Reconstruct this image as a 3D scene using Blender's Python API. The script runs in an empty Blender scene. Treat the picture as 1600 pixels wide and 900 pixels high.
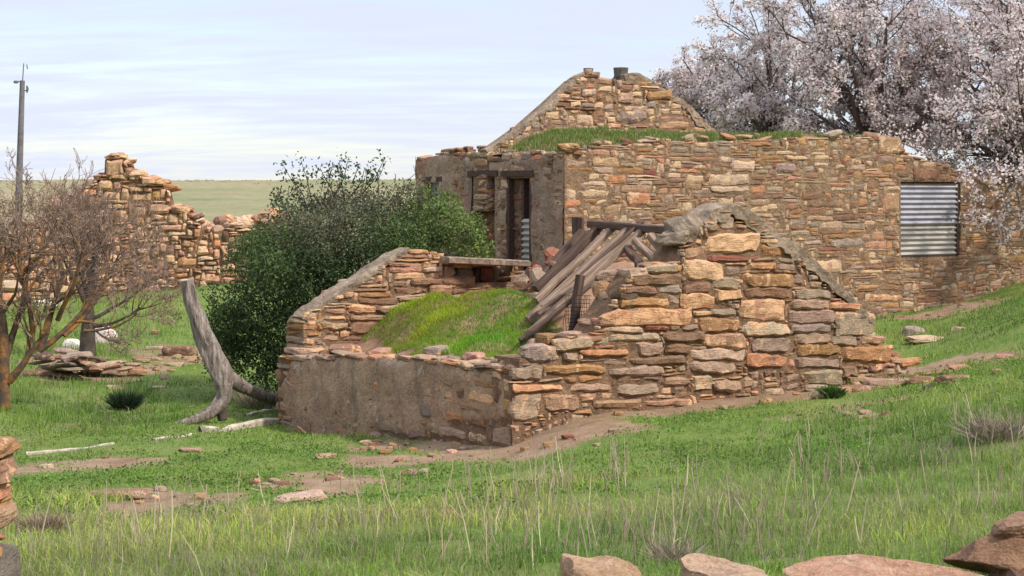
import bpy, math, random
import numpy as np
from mathutils import Vector

# ------------------------------------------------------------------ set-up
SC = bpy.context.scene
COL = SC.collection
F, Y0, EZ = 2800.0, 300.0, 2.4          # focal length in photo pixels, eye level row, eye height
rnd = random.Random(7)
NR = np.random.default_rng(11)

def ray(px, py):
    return (px - 800.0) / F, -(py - Y0) / F

def at(px, py, D):
    u, w = ray(px, py)
    return np.array([u * D, D, EZ + w * D])

def lin(r, g, b):
    f = lambda c: (c / 255.0 / 12.92) if c / 255.0 <= 0.04045 else ((c / 255.0 + 0.055) / 1.055) ** 2.4
    return np.array([f(r), f(g), f(b)])

# ------------------------------------------------------------------ noise
def _hash(ix, iy, iz, seed):
    h = (ix.astype(np.int64) * 374761393 + iy.astype(np.int64) * 668265263 + iz.astype(np.int64) * 2147483647 + seed * 144665) & 0xFFFFFFFF
    h = ((h ^ (h >> 13)) * 1274126177) & 0xFFFFFFFF
    h = ((h ^ (h >> 16)) * 2246822519) & 0xFFFFFFFF
    return ((h ^ (h >> 15)) & 0xFFFFFF) / float(0xFFFFFF)

def vnoise(p, seed=0):
    p = np.asarray(p, float)
    i = np.floor(p).astype(np.int64); f = p - i
    f = f * f * (3 - 2 * f)
    r = 0
    for dx in (0, 1):
        for dy in (0, 1):
            for dz in (0, 1):
                w = (f[:, 0] if dx else 1 - f[:, 0]) * (f[:, 1] if dy else 1 - f[:, 1]) * (f[:, 2] if dz else 1 - f[:, 2])
                r = r + w * _hash(i[:, 0] + dx, i[:, 1] + dy, i[:, 2] + dz, seed)
    return r * 2 - 1

def fbm(p, seed=0, oct=3):
    p = np.asarray(p, float); r = 0; a = 1.0
    for k in range(oct):
        r = r + a * vnoise(p * (2 ** k) + 17.3 * k, seed + k); a *= 0.5
    return r

# ------------------------------------------------------------------ mesh builder
class MB:
    def __init__(s):
        s.v = []; s.q = []; s.t = []; s.c = []; s.n = 0
    def add(s, V, quads=None, tris=None, col=(0.3, 0.3, 0.3, 0.0)):
        V = np.asarray(V, float); n = len(V)
        if n == 0: return
        s.v.append(V)
        if quads is not None and len(quads): s.q.append(np.asarray(quads, np.int64) + s.n)
        if tris is not None and len(tris): s.t.append(np.asarray(tris, np.int64) + s.n)
        c = np.asarray(col, float)
        if c.ndim == 1:
            if len(c) == 3: c = np.append(c, 0.0)
            c = np.tile(c, (n, 1))
        elif c.shape[1] == 3:
            c = np.hstack([c, np.zeros((n, 1))])
        s.c.append(c); s.n += n
    def box(s, lo, hi, frame=None, col=(.3, .3, .3, 0)):
        x0, y0, z0 = lo; x1, y1, z1 = hi
        V = np.array([[x0,y0,z0],[x1,y0,z0],[x1,y1,z0],[x0,y1,z0],[x0,y0,z1],[x1,y0,z1],[x1,y1,z1],[x0,y1,z1]], float)
        if frame is not None: V = frame(V)
        s.add(V, [[0,3,2,1],[4,5,6,7],[0,1,5,4],[1,2,6,5],[2,3,7,6],[3,0,4,7]], None, col)
    def build(s, name, mat, parent=None, smooth=False, loc=None):
        V = np.vstack(s.v); C = np.vstack(s.c)
        q = np.vstack(s.q) if s.q else np.zeros((0, 4), np.int64)
        t = np.vstack(s.t) if s.t else np.zeros((0, 3), np.int64)
        if parent is not None: V = V - WLOC[parent.name]
        elif loc is not None: V = V - np.asarray(loc, float)
        me = bpy.data.meshes.new(name)
        me.vertices.add(len(V)); me.vertices.foreach_set('co', V.astype(np.float32).ravel())
        nl = len(q) * 4 + len(t) * 3
        me.loops.add(nl)
        me.loops.foreach_set('vertex_index', np.concatenate([q.ravel(), t.ravel()]).astype(np.int32))
        me.polygons.add(len(q) + len(t))
        st = np.concatenate([np.arange(len(q)) * 4, len(q) * 4 + np.arange(len(t)) * 3]).astype(np.int32)
        me.polygons.foreach_set('loop_start', st)
        me.polygons.foreach_set('use_smooth', np.full(len(q) + len(t), bool(smooth)))
        me.update(calc_edges=True)
        a = me.color_attributes.new('Col', 'FLOAT_COLOR', 'POINT')
        a.data.foreach_set('color', C.astype(np.float32).ravel())
        me.validate()
        me.materials.append(mat)
        o = bpy.data.objects.new(name, me); COL.objects.link(o)
        if parent is not None:
            o.parent = parent; WLOC[o.name] = WLOC[parent.name]
        else:
            o.location = tuple(loc) if loc is not None else (0, 0, 0)
            WLOC[o.name] = np.array(o.location)
        return o

WLOC = {}
def thing(name, label, cat, loc=(0, 0, 0), group=None):
    o = bpy.data.objects.new(name, None); COL.objects.link(o)
    o.location = tuple(float(x) for x in loc); o.empty_display_size = 0.2
    o['label'] = label; o['category'] = cat
    if group: o['group'] = group
    WLOC[o.name] = np.array(loc, float)
    return o
def tag(o, label, cat, group=None, kind=None):
    o['label'] = label; o['category'] = cat
    if group: o['group'] = group
    if kind: o['kind'] = kind
    return o

# ------------------------------------------------------------------ materials
def nt(name):
    m = bpy.data.materials.new(name); m.use_nodes = True
    t = m.node_tree; t.nodes.clear()
    out = t.nodes.new('ShaderNodeOutputMaterial'); b = t.nodes.new('ShaderNodeBsdfPrincipled')
    t.links.new(b.outputs[0], out.inputs[0])
    b.inputs['Roughness'].default_value = 0.9
    b.inputs['Specular IOR Level'].default_value = 0.2
    return m, t, b
def N(t, kind, **kw):
    n = t.nodes.new(kind)
    for k, v in kw.items():
        if k.startswith('i_'):
            n.inputs[k[2:].replace('_', ' ')].default_value = v
        else: setattr(n, k, v)
    return n
def noise(t, vec, scale, detail=4, rough=0.6, dist=0.0):
    n = N(t, 'ShaderNodeTexNoise'); n.inputs['Scale'].default_value = scale
    n.inputs['Detail'].default_value = detail; n.inputs['Roughness'].default_value = rough
    n.inputs['Distortion'].default_value = dist
    if vec is not None: t.links.new(vec, n.inputs['Vector'])
    return n.outputs['Fac']
def ramp(t, fac, stops):
    r = N(t, 'ShaderNodeValToRGB'); e = r.color_ramp.elements
    while len(e) > len(stops): e.remove(e[-1])
    while len(e) < len(stops): e.new(0.5)
    for x, (p, c) in zip(e, stops):
        x.position = p; x.color = (*c, 1) if len(c) == 3 else c
    t.links.new(fac, r.inputs[0]); return r.outputs[0]
def step(t, fac, a, b):
    m = N(t, 'ShaderNodeMapRange'); m.inputs[1].default_value = a; m.inputs[2].default_value = b
    m.interpolation_type = 'SMOOTHSTEP'
    t.links.new(fac, m.inputs[0]); return m.outputs[0]
def mix(t, fac, a, b, mode='MIX'):
    m = N(t, 'ShaderNodeMix', data_type='RGBA', blend_type=mode)
    for sock, v in ((m.inputs[0], fac), (m.inputs[6], a), (m.inputs[7], b)):
        if hasattr(v, 'is_output'): t.links.new(v, sock)
        elif isinstance(v, (int, float)): sock.default_value = v
        else: sock.default_value = (*v, 1)
    return m.outputs[2]
def math_(t, op, a, b=0.0):
    m = N(t, 'ShaderNodeMath', operation=op)
    for s, v in ((m.inputs[0], a), (m.inputs[1], b)):
        if hasattr(v, 'is_output'): t.links.new(v, s)
        else: s.default_value = v
    return m.outputs[0]
def bump(t, b, h, strength=0.5, dist=0.02):
    n = N(t, 'ShaderNodeBump'); n.inputs['Strength'].default_value = strength; n.inputs['Distance'].default_value = dist
    t.links.new(h, n.inputs['Height']); t.links.new(n.outputs[0], b.inputs['Normal'])
def coords(t, scale=(1, 1, 1)):
    c = N(t, 'ShaderNodeTexCoord'); mp = N(t, 'ShaderNodeMapping'); mp.inputs['Scale'].default_value = scale
    t.links.new(c.outputs['Object'], mp.inputs[0]); return mp.outputs[0]
def vcol(t):
    a = N(t, 'ShaderNodeAttribute'); a.attribute_name = 'Col'; return a

def stone_material(name, cream, lichen, s=1.0):
    """per-stone colour in Col, share of spalled pale face in its alpha"""
    m, t, b = nt(name); v = coords(t); a = vcol(t)
    c = a.outputs['Color']
    n1 = noise(t, v, 9 * s, 5, 0.65); n2 = noise(t, v, 38 * s, 4, 0.7); n3 = noise(t, v, 3.5 * s, 4, 0.6, 0.4)
    vl = coords(t, (3, 3, 22)); n4 = noise(t, vl, 4 * s, 3, 0.6)
    c = mix(t, 1.0, c, ramp(t, n1, [(0.25, (.66, .60, .55)), (0.5, (1, 1, 1)), (0.8, (1.2, 1.14, 1.08))]), 'MULTIPLY')
    c = mix(t, 0.6, c, ramp(t, n4, [(0.3, (.68, .66, .64)), (0.6, (1.1, 1.08, 1.05))]), 'MULTIPLY')
    patch = step(t, math_(t, 'ADD', noise(t, v, 6.5 * s, 5, 0.62, 0.5), math_(t, 'MULTIPLY', a.outputs['Alpha'], 0.26)), 0.62, 0.67)
    c = mix(t, math_(t, 'MULTIPLY', patch, 0.85), c, cream)
    c = mix(t, math_(t, 'MULTIPLY', step(t, n3, 0.60, 0.74), lichen), c, (.13, .115, .09))
    c = mix(t, 0.55, c, ramp(t, n2, [(0.3, (.6, .58, .55)), (0.7, (1.2, 1.19, 1.17))]), 'MULTIPLY')
    t.links.new(c, b.inputs['Base Color'])
    bump(t, b, math_(t, 'ADD', math_(t, 'ADD', n2, math_(t, 'MULTIPLY', n1, 1.4)), math_(t, 'MULTIPLY', n4, 0.8)), 0.8, 0.02)
    return m
M = {}
M['stone'] = stone_material('sandstone', (.56, .33, .175), 0.6)
M['stone_far'] = stone_material('sandstone_ruin', (.58, .37, .21), 0.35, 0.7)
M['stone_house'] = stone_material('sandstone_house', (.53, .36, .21), 0.4, 1.0)
M['boulder'] = stone_material('field_stone', (.40, .26, .17), 0.45, 1.6)

def simple_noise_mat(name, stops, scale, bscale=None, bs=0.6, bd=0.02, mscale=(1, 1, 1), rough=0.9, metal=0.0, detail=5):
    m, t, b = nt(name); v = coords(t, mscale)
    n = noise(t, v, scale, detail, 0.65)
    c = ramp(t, n, stops)
    c = mix(t, 0.5, c, ramp(t, noise(t, v, scale * 6, 3, 0.6), [(0.3, (.65, .65, .65)), (0.7, (1.2, 1.2, 1.2))]), 'MULTIPLY')
    t.links.new(c, b.inputs['Base Color']); b.inputs['Roughness'].default_value = rough; b.inputs['Metallic'].default_value = metal
    bump(t, b, noise(t, v, bscale or scale * 4, 5, 0.65), bs, bd)
    return m
M['mortar'] = simple_noise_mat('earth_mortar', [(0.3, (.12, .068, .038)), (0.55, (.22, .13, .072)), (0.8, (.34, .22, .13))], 7, 24, 1.0, 0.05)
M['mortar_pale'] = simple_noise_mat('house_mortar', [(0.3, (.14, .085, .05)), (0.55, (.25, .16, .09)), (0.8, (.38, .27, .165))], 7, 24, 1.0, 0.05)
M['coping'] = simple_noise_mat('weathered_cement', [(0.25, (.10, .072, .048)), (0.45, (.21, .15, .10)), (0.6, (.29, .215, .145)), (0.8, (.40, .33, .25))], 5, 30, 0.8, 0.03)
M['coping_grey'] = simple_noise_mat('lichened_cement', [(0.3, (.10, .09, .075)), (0.55, (.21, .18, .145)), (0.8, (.36, .32, .26))], 6, 30, 0.8, 0.03)
M['old_wood'] = simple_noise_mat('weathered_timber', [(0.3, (.09, .058, .04)), (0.5, (.22, .15, .105)), (0.75, (.38, .28, .20))], 3, 20, 0.7, 0.01, (6, 6, 6))
M['dark_wood'] = simple_noise_mat('dark_timber', [(0.3, (.035, .022, .016)), (0.55, (.085, .05, .035)), (0.8, (.15, .095, .065))], 5, 20, 0.7, 0.01, (6, 6, 6))
M['beam_wood'] = simple_noise_mat('rafter_timber', [(0.3, (.085, .055, .038)), (0.5, (.23, .155, .105)), (0.72, (.40, .29, .205))], 1.6, 5, 0.8, 0.01, (1, 22, 22))
M['beam_dark'] = simple_noise_mat('dark_rafter_timber', [(0.3, (.04, .025, .018)), (0.55, (.10, .06, .042)), (0.8, (.19, .125, .085))], 1.6, 5, 0.8, 0.01, (1, 22, 22))
M['grey_wood'] = simple_noise_mat('bleached_dead_wood', [(0.34, (.09, .068, .054)), (0.46, (.27, .21, .17)), (0.7, (.46, .38, .315))], 3.2, 9, 1.0, 0.06, (7, 7, .9))
M['bark_dark'] = simple_noise_mat('dark_bark', [(0.3, (.035, .026, .02)), (0.6, (.085, .065, .05)), (0.8, (.15, .12, .1))], 8, 30)
M['twig'] = simple_noise_mat('bare_twigs', [(0.3, (.14, .085, .055)), (0.55, (.25, .165, .115)), (0.8, (.34, .25, .19))], 6, 30)
M['blossom_twig'] = simple_noise_mat('almond_twigs', [(0.3, (.07, .05, .042)), (0.6, (.14, .105, .088)), (0.8, (.20, .155, .135))], 6, 30)
M['lichen_bark'] = simple_noise_mat('orange_lichen_bark', [(0.44, (.085, .058, .042)), (0.56, (.20, .095, .032)), (0.75, (.34, .15, .03))], 7, 30)
M['dirt'] = simple_noise_mat('bare_soil', [(0.3, (.16, .085, .048)), (0.55, (.28, .16, .095)), (0.8, (.38, .24, .15))], 3, 30)
M['pole'] = simple_noise_mat('grey_pole', [(0.3, (.10, .09, .09)), (0.6, (.16, .15, .15))], 4, 30)
M['pale_concrete'] = simple_noise_mat('pale_kerb', [(0.3, (.22, .17, .12)), (0.5, (.42, .35, .27)), (0.75, (.58, .51, .42))], 6, 30)
M['black_wire'] = simple_noise_mat('rusty_wire', [(0.3, (.02, .017, .015)), (0.7, (.05, .042, .035))], 9, 30, 0.3, 0.005, rough=0.6)
M['pot'] = simple_noise_mat('blackened_stump', [(0.3, (.06, .055, .048)), (0.6, (.13, .115, .095))], 8, 40)

def plaster_mat(name, stops, stain, patch, patch2):
    m, t, b = nt(name); v = coords(t); vs = coords(t, (1, 1, 0.28))
    c = ramp(t, noise(t, v, 2.6, 6, 0.68), stops)
    st = step(t, noise(t, vs, 3.6, 5, 0.65, 0.3), 0.50, 0.72)
    c = mix(t, math_(t, 'MULTIPLY', st, 0.85), c, stain)
    c = mix(t, math_(t, 'MULTIPLY', step(t, noise(t, v, 1.1, 3, 0.6, 0.4), 0.5, 0.62), 0.55), c, patch2)
    c = mix(t, math_(t, 'MULTIPLY', step(t, noise(t, v, 4.2, 5, 0.7, 0.6), 0.58, 0.66), 0.9), c, patch)
    vo = N(t, 'ShaderNodeTexVoronoi', feature='DISTANCE_TO_EDGE'); vo.inputs['Scale'].default_value = 3.2; nv = N(t, 'ShaderNodeTexNoise'); nv.inputs['Scale'].default_value = 3.0; t.links.new(v, nv.inputs['Vector']); va = N(t, 'ShaderNodeVectorMath', operation='MULTIPLY_ADD'); va.inputs[1].default_value = (.5, .5, .5); t.links.new(nv.outputs['Color'], va.inputs[0]); t.links.new(coords(t, (1, 1, 2.1)), va.inputs[2]); t.links.new(va.outputs[0], vo.inputs['Vector'])
    ck = math_(t, 'MULTIPLY', math_(t, 'SUBTRACT', 1.0, step(t, vo.outputs['Distance'], .015, .07)), step(t, noise(t, v, 2.3, 3, .6), .5, .62))
    c = mix(t, math_(t, 'MULTIPLY', ck, .28), c, tuple(x * .45 for x in stain))
    v2 = coords(t, (1.3, 1.3, 1.0))
    c = mix(t, math_(t, 'MULTIPLY', step(t, noise(t, v2, 5.5, 4, 0.7, 0.9), 0.61, 0.67), 0.8), c, patch2)
    c = mix(t, 0.6, c, ramp(t, noise(t, v, 26, 4, 0.7), [(0.3, (.6, .58, .56)), (0.7, (1.2, 1.2, 1.18))]), 'MULTIPLY')
    t.links.new(c, b.inputs['Base Color'])
    bump(t, b, math_(t, 'ADD', noise(t, v, 7, 6, 0.7), noise(t, v, 22, 6, 0.7)), 1.0, 0.05)
    return m
M['plaster'] = plaster_mat('stained_render', [(0.3, (.27, .17, .105)), (0.5, (.44, .285, .18)), (0.75, (.55, .38, .25))], (.20, .145, .105), (.48, .39, .30), (.47, .24, .125))
M['plaster_house'] = plaster_mat('house_render', [(0.3, (.24, .165, .11)), (0.5, (.38, .26, .17)), (0.75, (.48, .34, .23))], (.19, .15, .115), (.42, .35, .285), (.36, .15, .095))

def metal_mat(name, base, warm):
    m, t, b = nt(name); v = coords(t)
    c = ramp(t, noise(t, v, 4, 5, 0.6), [(0.3, tuple(x * .7 for x in base)), (0.6, base), (0.85, tuple(min(1, x * 1.2) for x in base))])
    c = mix(t, math_(t, 'MULTIPLY', step(t, noise(t, v, 7, 5, 0.7), 0.6, 0.72), 0.5), c, warm)
    t.links.new(c, b.inputs['Base Color'])
    b.inputs['Metallic'].default_value = 0.0; b.inputs['Roughness'].default_value = 0.75
    return m
M['zinc'] = metal_mat('galvanised_sheet', (.33, .315, .34), (.24, .30, .27))
M['zinc_warm'] = metal_mat('weathered_sheet', (.38, .34, .30), (.26, .22, .16))

def leaf_mat(name, trans=0.25, rough=0.7):
    m, t, b = nt(name); a = vcol(t)
    t.links.new(a.outputs['Color'], b.inputs['Base Color']); b.inputs['Roughness'].default_value = rough
    if trans:
        tr = N(t, 'ShaderNodeBsdfTranslucent'); t.links.new(a.outputs['Color'], tr.inputs[0])
        ms = N(t, 'ShaderNodeMixShader'); ms.inputs[0].default_value = trans
        out = [n for n in t.nodes if n.type == 'OUTPUT_MATERIAL'][0]
        t.links.new(b.outputs[0], ms.inputs[1]); t.links.new(tr.outputs[0], ms.inputs[2]); t.links.new(ms.outputs[0], out.inputs[0])
    return m
M['leaf'] = leaf_mat('leaves'); M['grass'] = leaf_mat('grass_blades', 0.35); M['petal'] = leaf_mat('petals', 0.5)
M['dry'] = leaf_mat('dry_grass', 0.2)

# ------------------------------------------------------------------ local frame of the ruins
A = math.radians(33)
C0 = np.array([0.0, 17.0])
R_ = np.array([math.cos(A), math.sin(A)]); D_ = np.array([-math.sin(A), math.cos(A)])

class Plane:
    """vertical plane: origin O (xy), unit direction r, outward normal n (towards the viewer)"""
    def __init__(s, O, r, n): s.O = np.array(O, float); s.r = np.array(r, float); s.n = np.array(n, float)
    def sz(s, px, py):
        u, w = ray(px, py)
        t = (s.O[0] - u * s.O[1]) / (u * s.r[1] - s.r[0])
        D = s.O[1] + t * s.r[1]
        return np.array([t, EZ + w * D])
    def w(s, S, Z, depth=0.0):
        S = np.asarray(S, float); Z = np.asarray(Z, float); d = np.broadcast_to(np.asarray(depth, float), S.shape)
        return np.stack([s.O[0] + S * s.r[0] + d * s.n[0], s.O[1] + S * s.r[1] + d * s.n[1], Z], -1)
def plane_q(q): return Plane(C0 + q * D_, R_, -D_)       # parallel to the sunny faces
def plane_p(p): return Plane(C0 + p * R_, D_, -R_)       # parallel to the shaded faces
def at_q(px, py, q):
    pl = plane_q(q); s, z = pl.sz(px, py); return pl.w(np.array(s), np.array(z))
def pq(X, Y):
    dx = X - C0[0]; dy = Y - C0[1]
    return dx * R_[0] + dy * R_[1], dx * D_[0] + dy * D_[1]

# ------------------------------------------------------------------ terrain
CP = [(-300,900,8.6),(0,900,8.5),(400,900,8.2),(800,900,8.0),(1200,905,7.6),(1600,885,7.4),(1900,870,7.4),
      (0,800,12),(400,775,13.2),(800,780,12.0),(1200,780,11),(1600,770,10.3),(1900,740,10.3),
      (0,702,18),(40,712,17.3),(435,664,21.27),(300,668,20),(640,686,18.3),(800,699,17.0),(850,664,17.3),(1000,642,17.8),
      (1130,626,18.4),(1270,610,19.1),(1420,588,19.9),(1200,690,14.6),(1400,645,15.6),(1600,600,15.6),(1600,690,12.4),(1900,560,15.6),
      (1500,540,22.5),(1600,495,22.5),(1400,488,28.05),(1520,470,28.6),(1600,440,29.5),(1700,430,30),(1600,470,25.5),
      (195,642,22.5),(100,583,26),(0,600,24.5),(320,600,25),(250,520,31.5),(200,470,37),(250,450,41),(0,470,41),(400,440,41),(420,645,23),(560,640,24),
      (700,560,26),(880,500,25),(400,390,55),(0,400,55),(400,330,78),(0,330,78),(400,302,110),(0,302,110),(800,302,110),(1600,302,110),(1600,380,45),(1200,370,60),(800,330,78)]
cpw = np.array([at(*c) for c in CP])
extra = np.array([[-6,2.5,.75],[0,2.0,.75],[6,2.5,.85],[0,-6,.8],[-14,10,.1],[14,10,.95],[18,20,1.3],[-20,22,-.2],[-20,60,1.2],[40,60,1.6]])
def to_uv(X, Y):
    Yc = np.maximum(Y, 2.0)
    return np.stack([np.clip(X / (Yc + 3), -0.9, 0.9) * 3.0, np.log(Yc + 3) * 1.0], -1)
cx_ = np.vstack([to_uv(cpw[:, 0], cpw[:, 1]), to_uv(extra[:, 0], extra[:, 1])]); cz_ = np.concatenate([cpw[:, 2], extra[:, 2]])
def _k(r2): return 0.5 * r2 * np.log(r2 + 1e-12)
n_ = len(cx_)
K = _k(((cx_[:, None] - cx_[None]) ** 2).sum(-1)) + np.eye(n_) * 2e-3
Pm = np.hstack([np.ones((n_, 1)), cx_])
sol = np.linalg.solve(np.block([[K, Pm], [Pm.T, np.zeros((3, 3))]]), np.concatenate([cz_, np.zeros(3)]))
def H0(X, Y):
    X = np.atleast_1d(np.asarray(X, float)); Y = np.atleast_1d(np.asarray(Y, float))
    q = to_uv(X, Y); out = np.zeros(len(X))
    for i in range(0, len(X), 20000):
        s = slice(i, i + 20000)
        out[s] = _k(((q[s][:, None] - cx_[None]) ** 2).sum(-1)) @ sol[:n_] + sol[n_] + q[s] @ sol[n_ + 1:]
    far = np.clip((Y - 95) / 45, 0, 1); far = far * far * (3 - 2 * far)
    hill = EZ + 0.0028 * Y * 1.95 + 0.5 * np.sin(X * 0.02 + 0.8) + 0.12 * np.sin(X * .11)
    hill = np.where(Y > 190, hill - ((Y - 190) ** 2) * 0.0002, hill); hill = np.maximum(hill, -6)
    return out * (1 - far) + hill * far
def Hn(X, Y):
    X = np.atleast_1d(np.asarray(X, float)); Y = np.atleast_1d(np.asarray(Y, float))
    p = np.stack([X, Y, np.zeros_like(X)], -1)
    amp = np.clip(Y / 20, 0.5, 4)
    return H0(X, Y) + 0.045 * fbm(p * 0.9, 3, 2) + 0.022 * fbm(p * 3.1, 9, 2) + np.where(Y > 50, 0.12 * fbm(p * 0.12, 21, 3), 0)
def G(px, py, dmin=5.0, dmax=180.0):
    u, w = ray(px, py)
    Ds = np.exp(np.linspace(math.log(dmin), math.log(dmax), 600))
    d = EZ + w * Ds - Hn(u * Ds, Ds)
    i = np.argmax(d < 0) if (d < 0).any() else len(Ds) - 1
    D = Ds[max(i, 1)]
    return np.array([u * D, D, float(Hn(u * D, D)[0])])

DIRT = [(850,690,90,20),(905,668,95,19),(1000,645,95,14),(1120,630,95,13),(1220,617,75,11),(770,705,130,14),(690,702,70,14),(620,722,80,13),(250,790,70,15),
        (215,772,60,8),(335,782,60,9),(20,737,45,8),(140,722,65,7),(540,748,70,8),(1390,590,110,12),(1470,578,70,9),(1560,560,40,7),(1345,652,34,5),
        (1430,494,50,5),(1520,476,40,4),(480,742,40,6),(430,757,30,5),(640,742,30,5),(120,585,95,10),(230,578,40,6),(600,700,50,6),(90,560,60,7)]
DW = []
for (cx, cy, rx, ry) in DIRT:
    c = G(cx, cy); a = G(cx, cy - ry); b = G(cx, cy + ry)
    DW.append((c[0], c[1], rx * c[1] / F, max(0.12, (a[1] - b[1]) / 2)))
def dirt_mask(X, Y):
    m = np.zeros_like(X)
    p = np.stack([X, Y, np.zeros_like(X)], -1)
    wob = 0.55 * fbm(p * 2.3, 5, 3)
    for (x, y, a, b) in DW:
        d = np.sqrt(((X - x) / a) ** 2 + ((Y - y) / b) ** 2) + wob * 0.8
        m = np.maximum(m, np.clip((1.25 - d) / 0.5, 0, 1))
    sc = np.clip((fbm(p * 0.55, 31, 4) - 0.62) * 4, 0, 1) * np.clip((Y - 13) / 3, 0, 1)
    P_, Q_ = pq(X, Y)
    cel = ((P_ > -0.05) & (P_ < 5.4) & (Q_ > -0.05) & (Q_ < 5.3)).astype(float)
    hou = ((P_ > 4.6) & (P_ < 15) & (Q_ > 5.95) & (Q_ < 10.6)).astype(float)
    return np.maximum.reduce([m, sc * 0.7, cel, hou])

def build_ground():
    n = 560
    tx = np.linspace(-5.3, 5.3, n); ty = np.linspace(-2.9, 5.2, n)
    xs = 7.5 * np.sinh(tx) ; ys = 16 + 7.5 * np.sinh(ty)
    X, Y = np.meshgrid(xs, ys); X = X.ravel(); Y = Y.ravel()
    Z = Hn(X, Y)
    idx = np.arange(n * n).reshape(n, n)
    q = np.stack([idx[:-1, :-1], idx[:-1, 1:], idx[1:, 1:], idx[1:, :-1]], -1).reshape(-1, 4)
    dm = dirt_mask(X, Y)
    far = np.clip((Y - 36) / 26, 0, 1)
    near = np.clip((13.5 - Y) / 4, 0, 1)
    mb = MB(); mb.add(np.stack([X, Y, Z], -1), q, None, np.stack([dm, far, near, np.ones_like(dm)], -1))
    m, t, b = nt('grassland_soil'); v = coords(t); a = vcol(t)
    sp = N(t, 'ShaderNodeSeparateColor'); t.links.new(a.outputs['Color'], sp.inputs[0])
    g = ramp(t, noise(t, v, 1.3, 6, 0.7), [(0.28, (.085, .14, .022)), (0.46, (.135, .195, .034)), (0.62, (.19, .22, .055)), (0.8, (.25, .23, .10))])
    g = mix(t, 0.8, g, ramp(t, noise(t, v, 22, 5, 0.75), [(0.3, (.45, .5, .4)), (0.7, (1.25, 1.2, 1.2))]), 'MULTIPLY')
    vf = coords(t, (.25, .6, 1))
    fg = ramp(t, noise(t, vf, .30, 6, 0.7), [(0.3, (.15, .165, .07)), (0.45, (.21, .20, .095)), (0.6, (.27, .215, .12)), (0.8, (.32, .255, .15))])
    fg = mix(t, 0.6, fg, ramp(t, noise(t, v, 1.6, 6, 0.8), [(0.35, (.62, .66, .6)), (0.65, (1.2, 1.2, 1.2))]), 'MULTIPLY')
    d = ramp(t, noise(t, v, 2.4, 6, 0.7), [(0.3, (.20, .115, .066)), (0.55, (.31, .205, .12)), (0.8, (.41, .295, .19))])
    d = mix(t, 0.6, d, ramp(t, noise(t, v, 40, 4, 0.7), [(0.3, (.6, .6, .6)), (0.7, (1.25, 1.25, 1.25))]), 'MULTIPLY')
    c = mix(t, sp.outputs[1], g, fg)
    dm_ = step(t, math_(t, 'ADD', sp.outputs[0], math_(t, 'MULTIPLY', math_(t, 'SUBTRACT', noise(t, v, 9, 5, 0.75), 0.5), 2.2)), 0.34, 0.74)
    c = mix(t, dm_, c, d)
    t.links.new(c, b.inputs['Base Color'])
    bump(t, b, noise(t, v, 30, 6, 0.75), 0.8, 0.04)
    o = mb.build('ground', m, smooth=True); o['kind'] = 'structure'
build_ground()

# ------------------------------------------------------------------ rocks
def _cube(n):
    V = {}; Q = []
    def vid(p):
        k = tuple(np.round(p, 5)); 
        if k not in V: V[k] = len(V)
        return V[k]
    g = np.tan(np.linspace(-math.pi / 4, math.pi / 4, n + 1))
    for ax in range(3):
        for sg in (-1, 1):
            for i in range(n):
                for j in range(n):
                    ids = []
                    for (a, b) in ((i, j), (i + 1, j), (i + 1, j + 1), (i, j + 1)):
                        p = np.zeros(3); p[ax] = sg; p[(ax + 1) % 3] = g[a]; p[(ax + 2) % 3] = g[b]
                        ids.append(vid(p))
                    Q.append(ids if sg > 0 else ids[::-1])
    return np.array(list(V.keys())), np.array(Q)
CUBES = {n: _cube(n) for n in (2, 3, 4, 6, 10)}
def rock_mesh(dims, seed, n=4, k=5.0, rough=0.10, chops=4, yaw=0.0, tilt=(0, 0), hr=(.72, 1.0)):
    rg = np.random.default_rng(seed)
    V, Q = CUBES[n]; V = V.copy()
    V /= (np.abs(V) ** k).sum(1, keepdims=True) ** (1.0 / k)
    for _ in range(chops):
        d = rg.normal(size=3); d[2] *= 0.8; d /= np.linalg.norm(d); h = rg.uniform(*hr)
        e = V @ d - h; V -= np.where(e > 0, e, 0)[:, None] * d
    V += rough * np.stack([fbm(V * 1.3 + rg.uniform(0, 50), seed + i, 3) for i in range(3)], -1)
    V *= np.array(dims) / 2
    cy, sy = math.cos(yaw), math.sin(yaw)
    tx, ty = tilt
    Rx = np.array([[1, 0, 0], [0, math.cos(tx), -math.sin(tx)], [0, math.sin(tx), math.cos(tx)]])
    Ry = np.array([[math.cos(ty), 0, math.sin(ty)], [0, 1, 0], [-math.sin(ty), 0, math.cos(ty)]])
    Rz = np.array([[cy, -sy, 0], [sy, cy, 0], [0, 0, 1]])
    return V @ (Rz @ Ry @ Rx).T, Q

PAL = {  # base colours of the stones
 'tan': (.35, .235, .135), 'grey': (.30, .235, .155), 'greytan': (.34, .262, .168), 'ochre': (.33, .20, .085), 'brown': (.235, .145, .085),
 'orange': (.43, .23, .115), 'red': (.24, .10, .06), 'cream': (.56, .40, .24), 'pale': (.45, .36, .24), 'white': (.85, .82, .70), 'dark': (.13, .085, .055), 'pink': (.40, .235, .15), 'slate': (.275, .228, .17)}
def pcol(key, rg, var=0.14):
    c = np.array(PAL[key]) * np.array([1.0, .895, .93]) * rg.uniform(1 - var, 1 + var) * (1 + rg.uniform(-.05, .05, 3))
    return c
def pick(rg, weights):
    ks = list(weights); w = np.array([weights[k] for k in ks], float)
    return ks[rg.choice(len(ks), p=w / w.sum())]

# ------------------------------------------------------------------ stone walls
def lerp_line(pts, s):
    pts = sorted(pts, key=lambda p: p[0])
    return np.interp(s, [p[0] for p in pts], [p[1] for p in pts])

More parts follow.
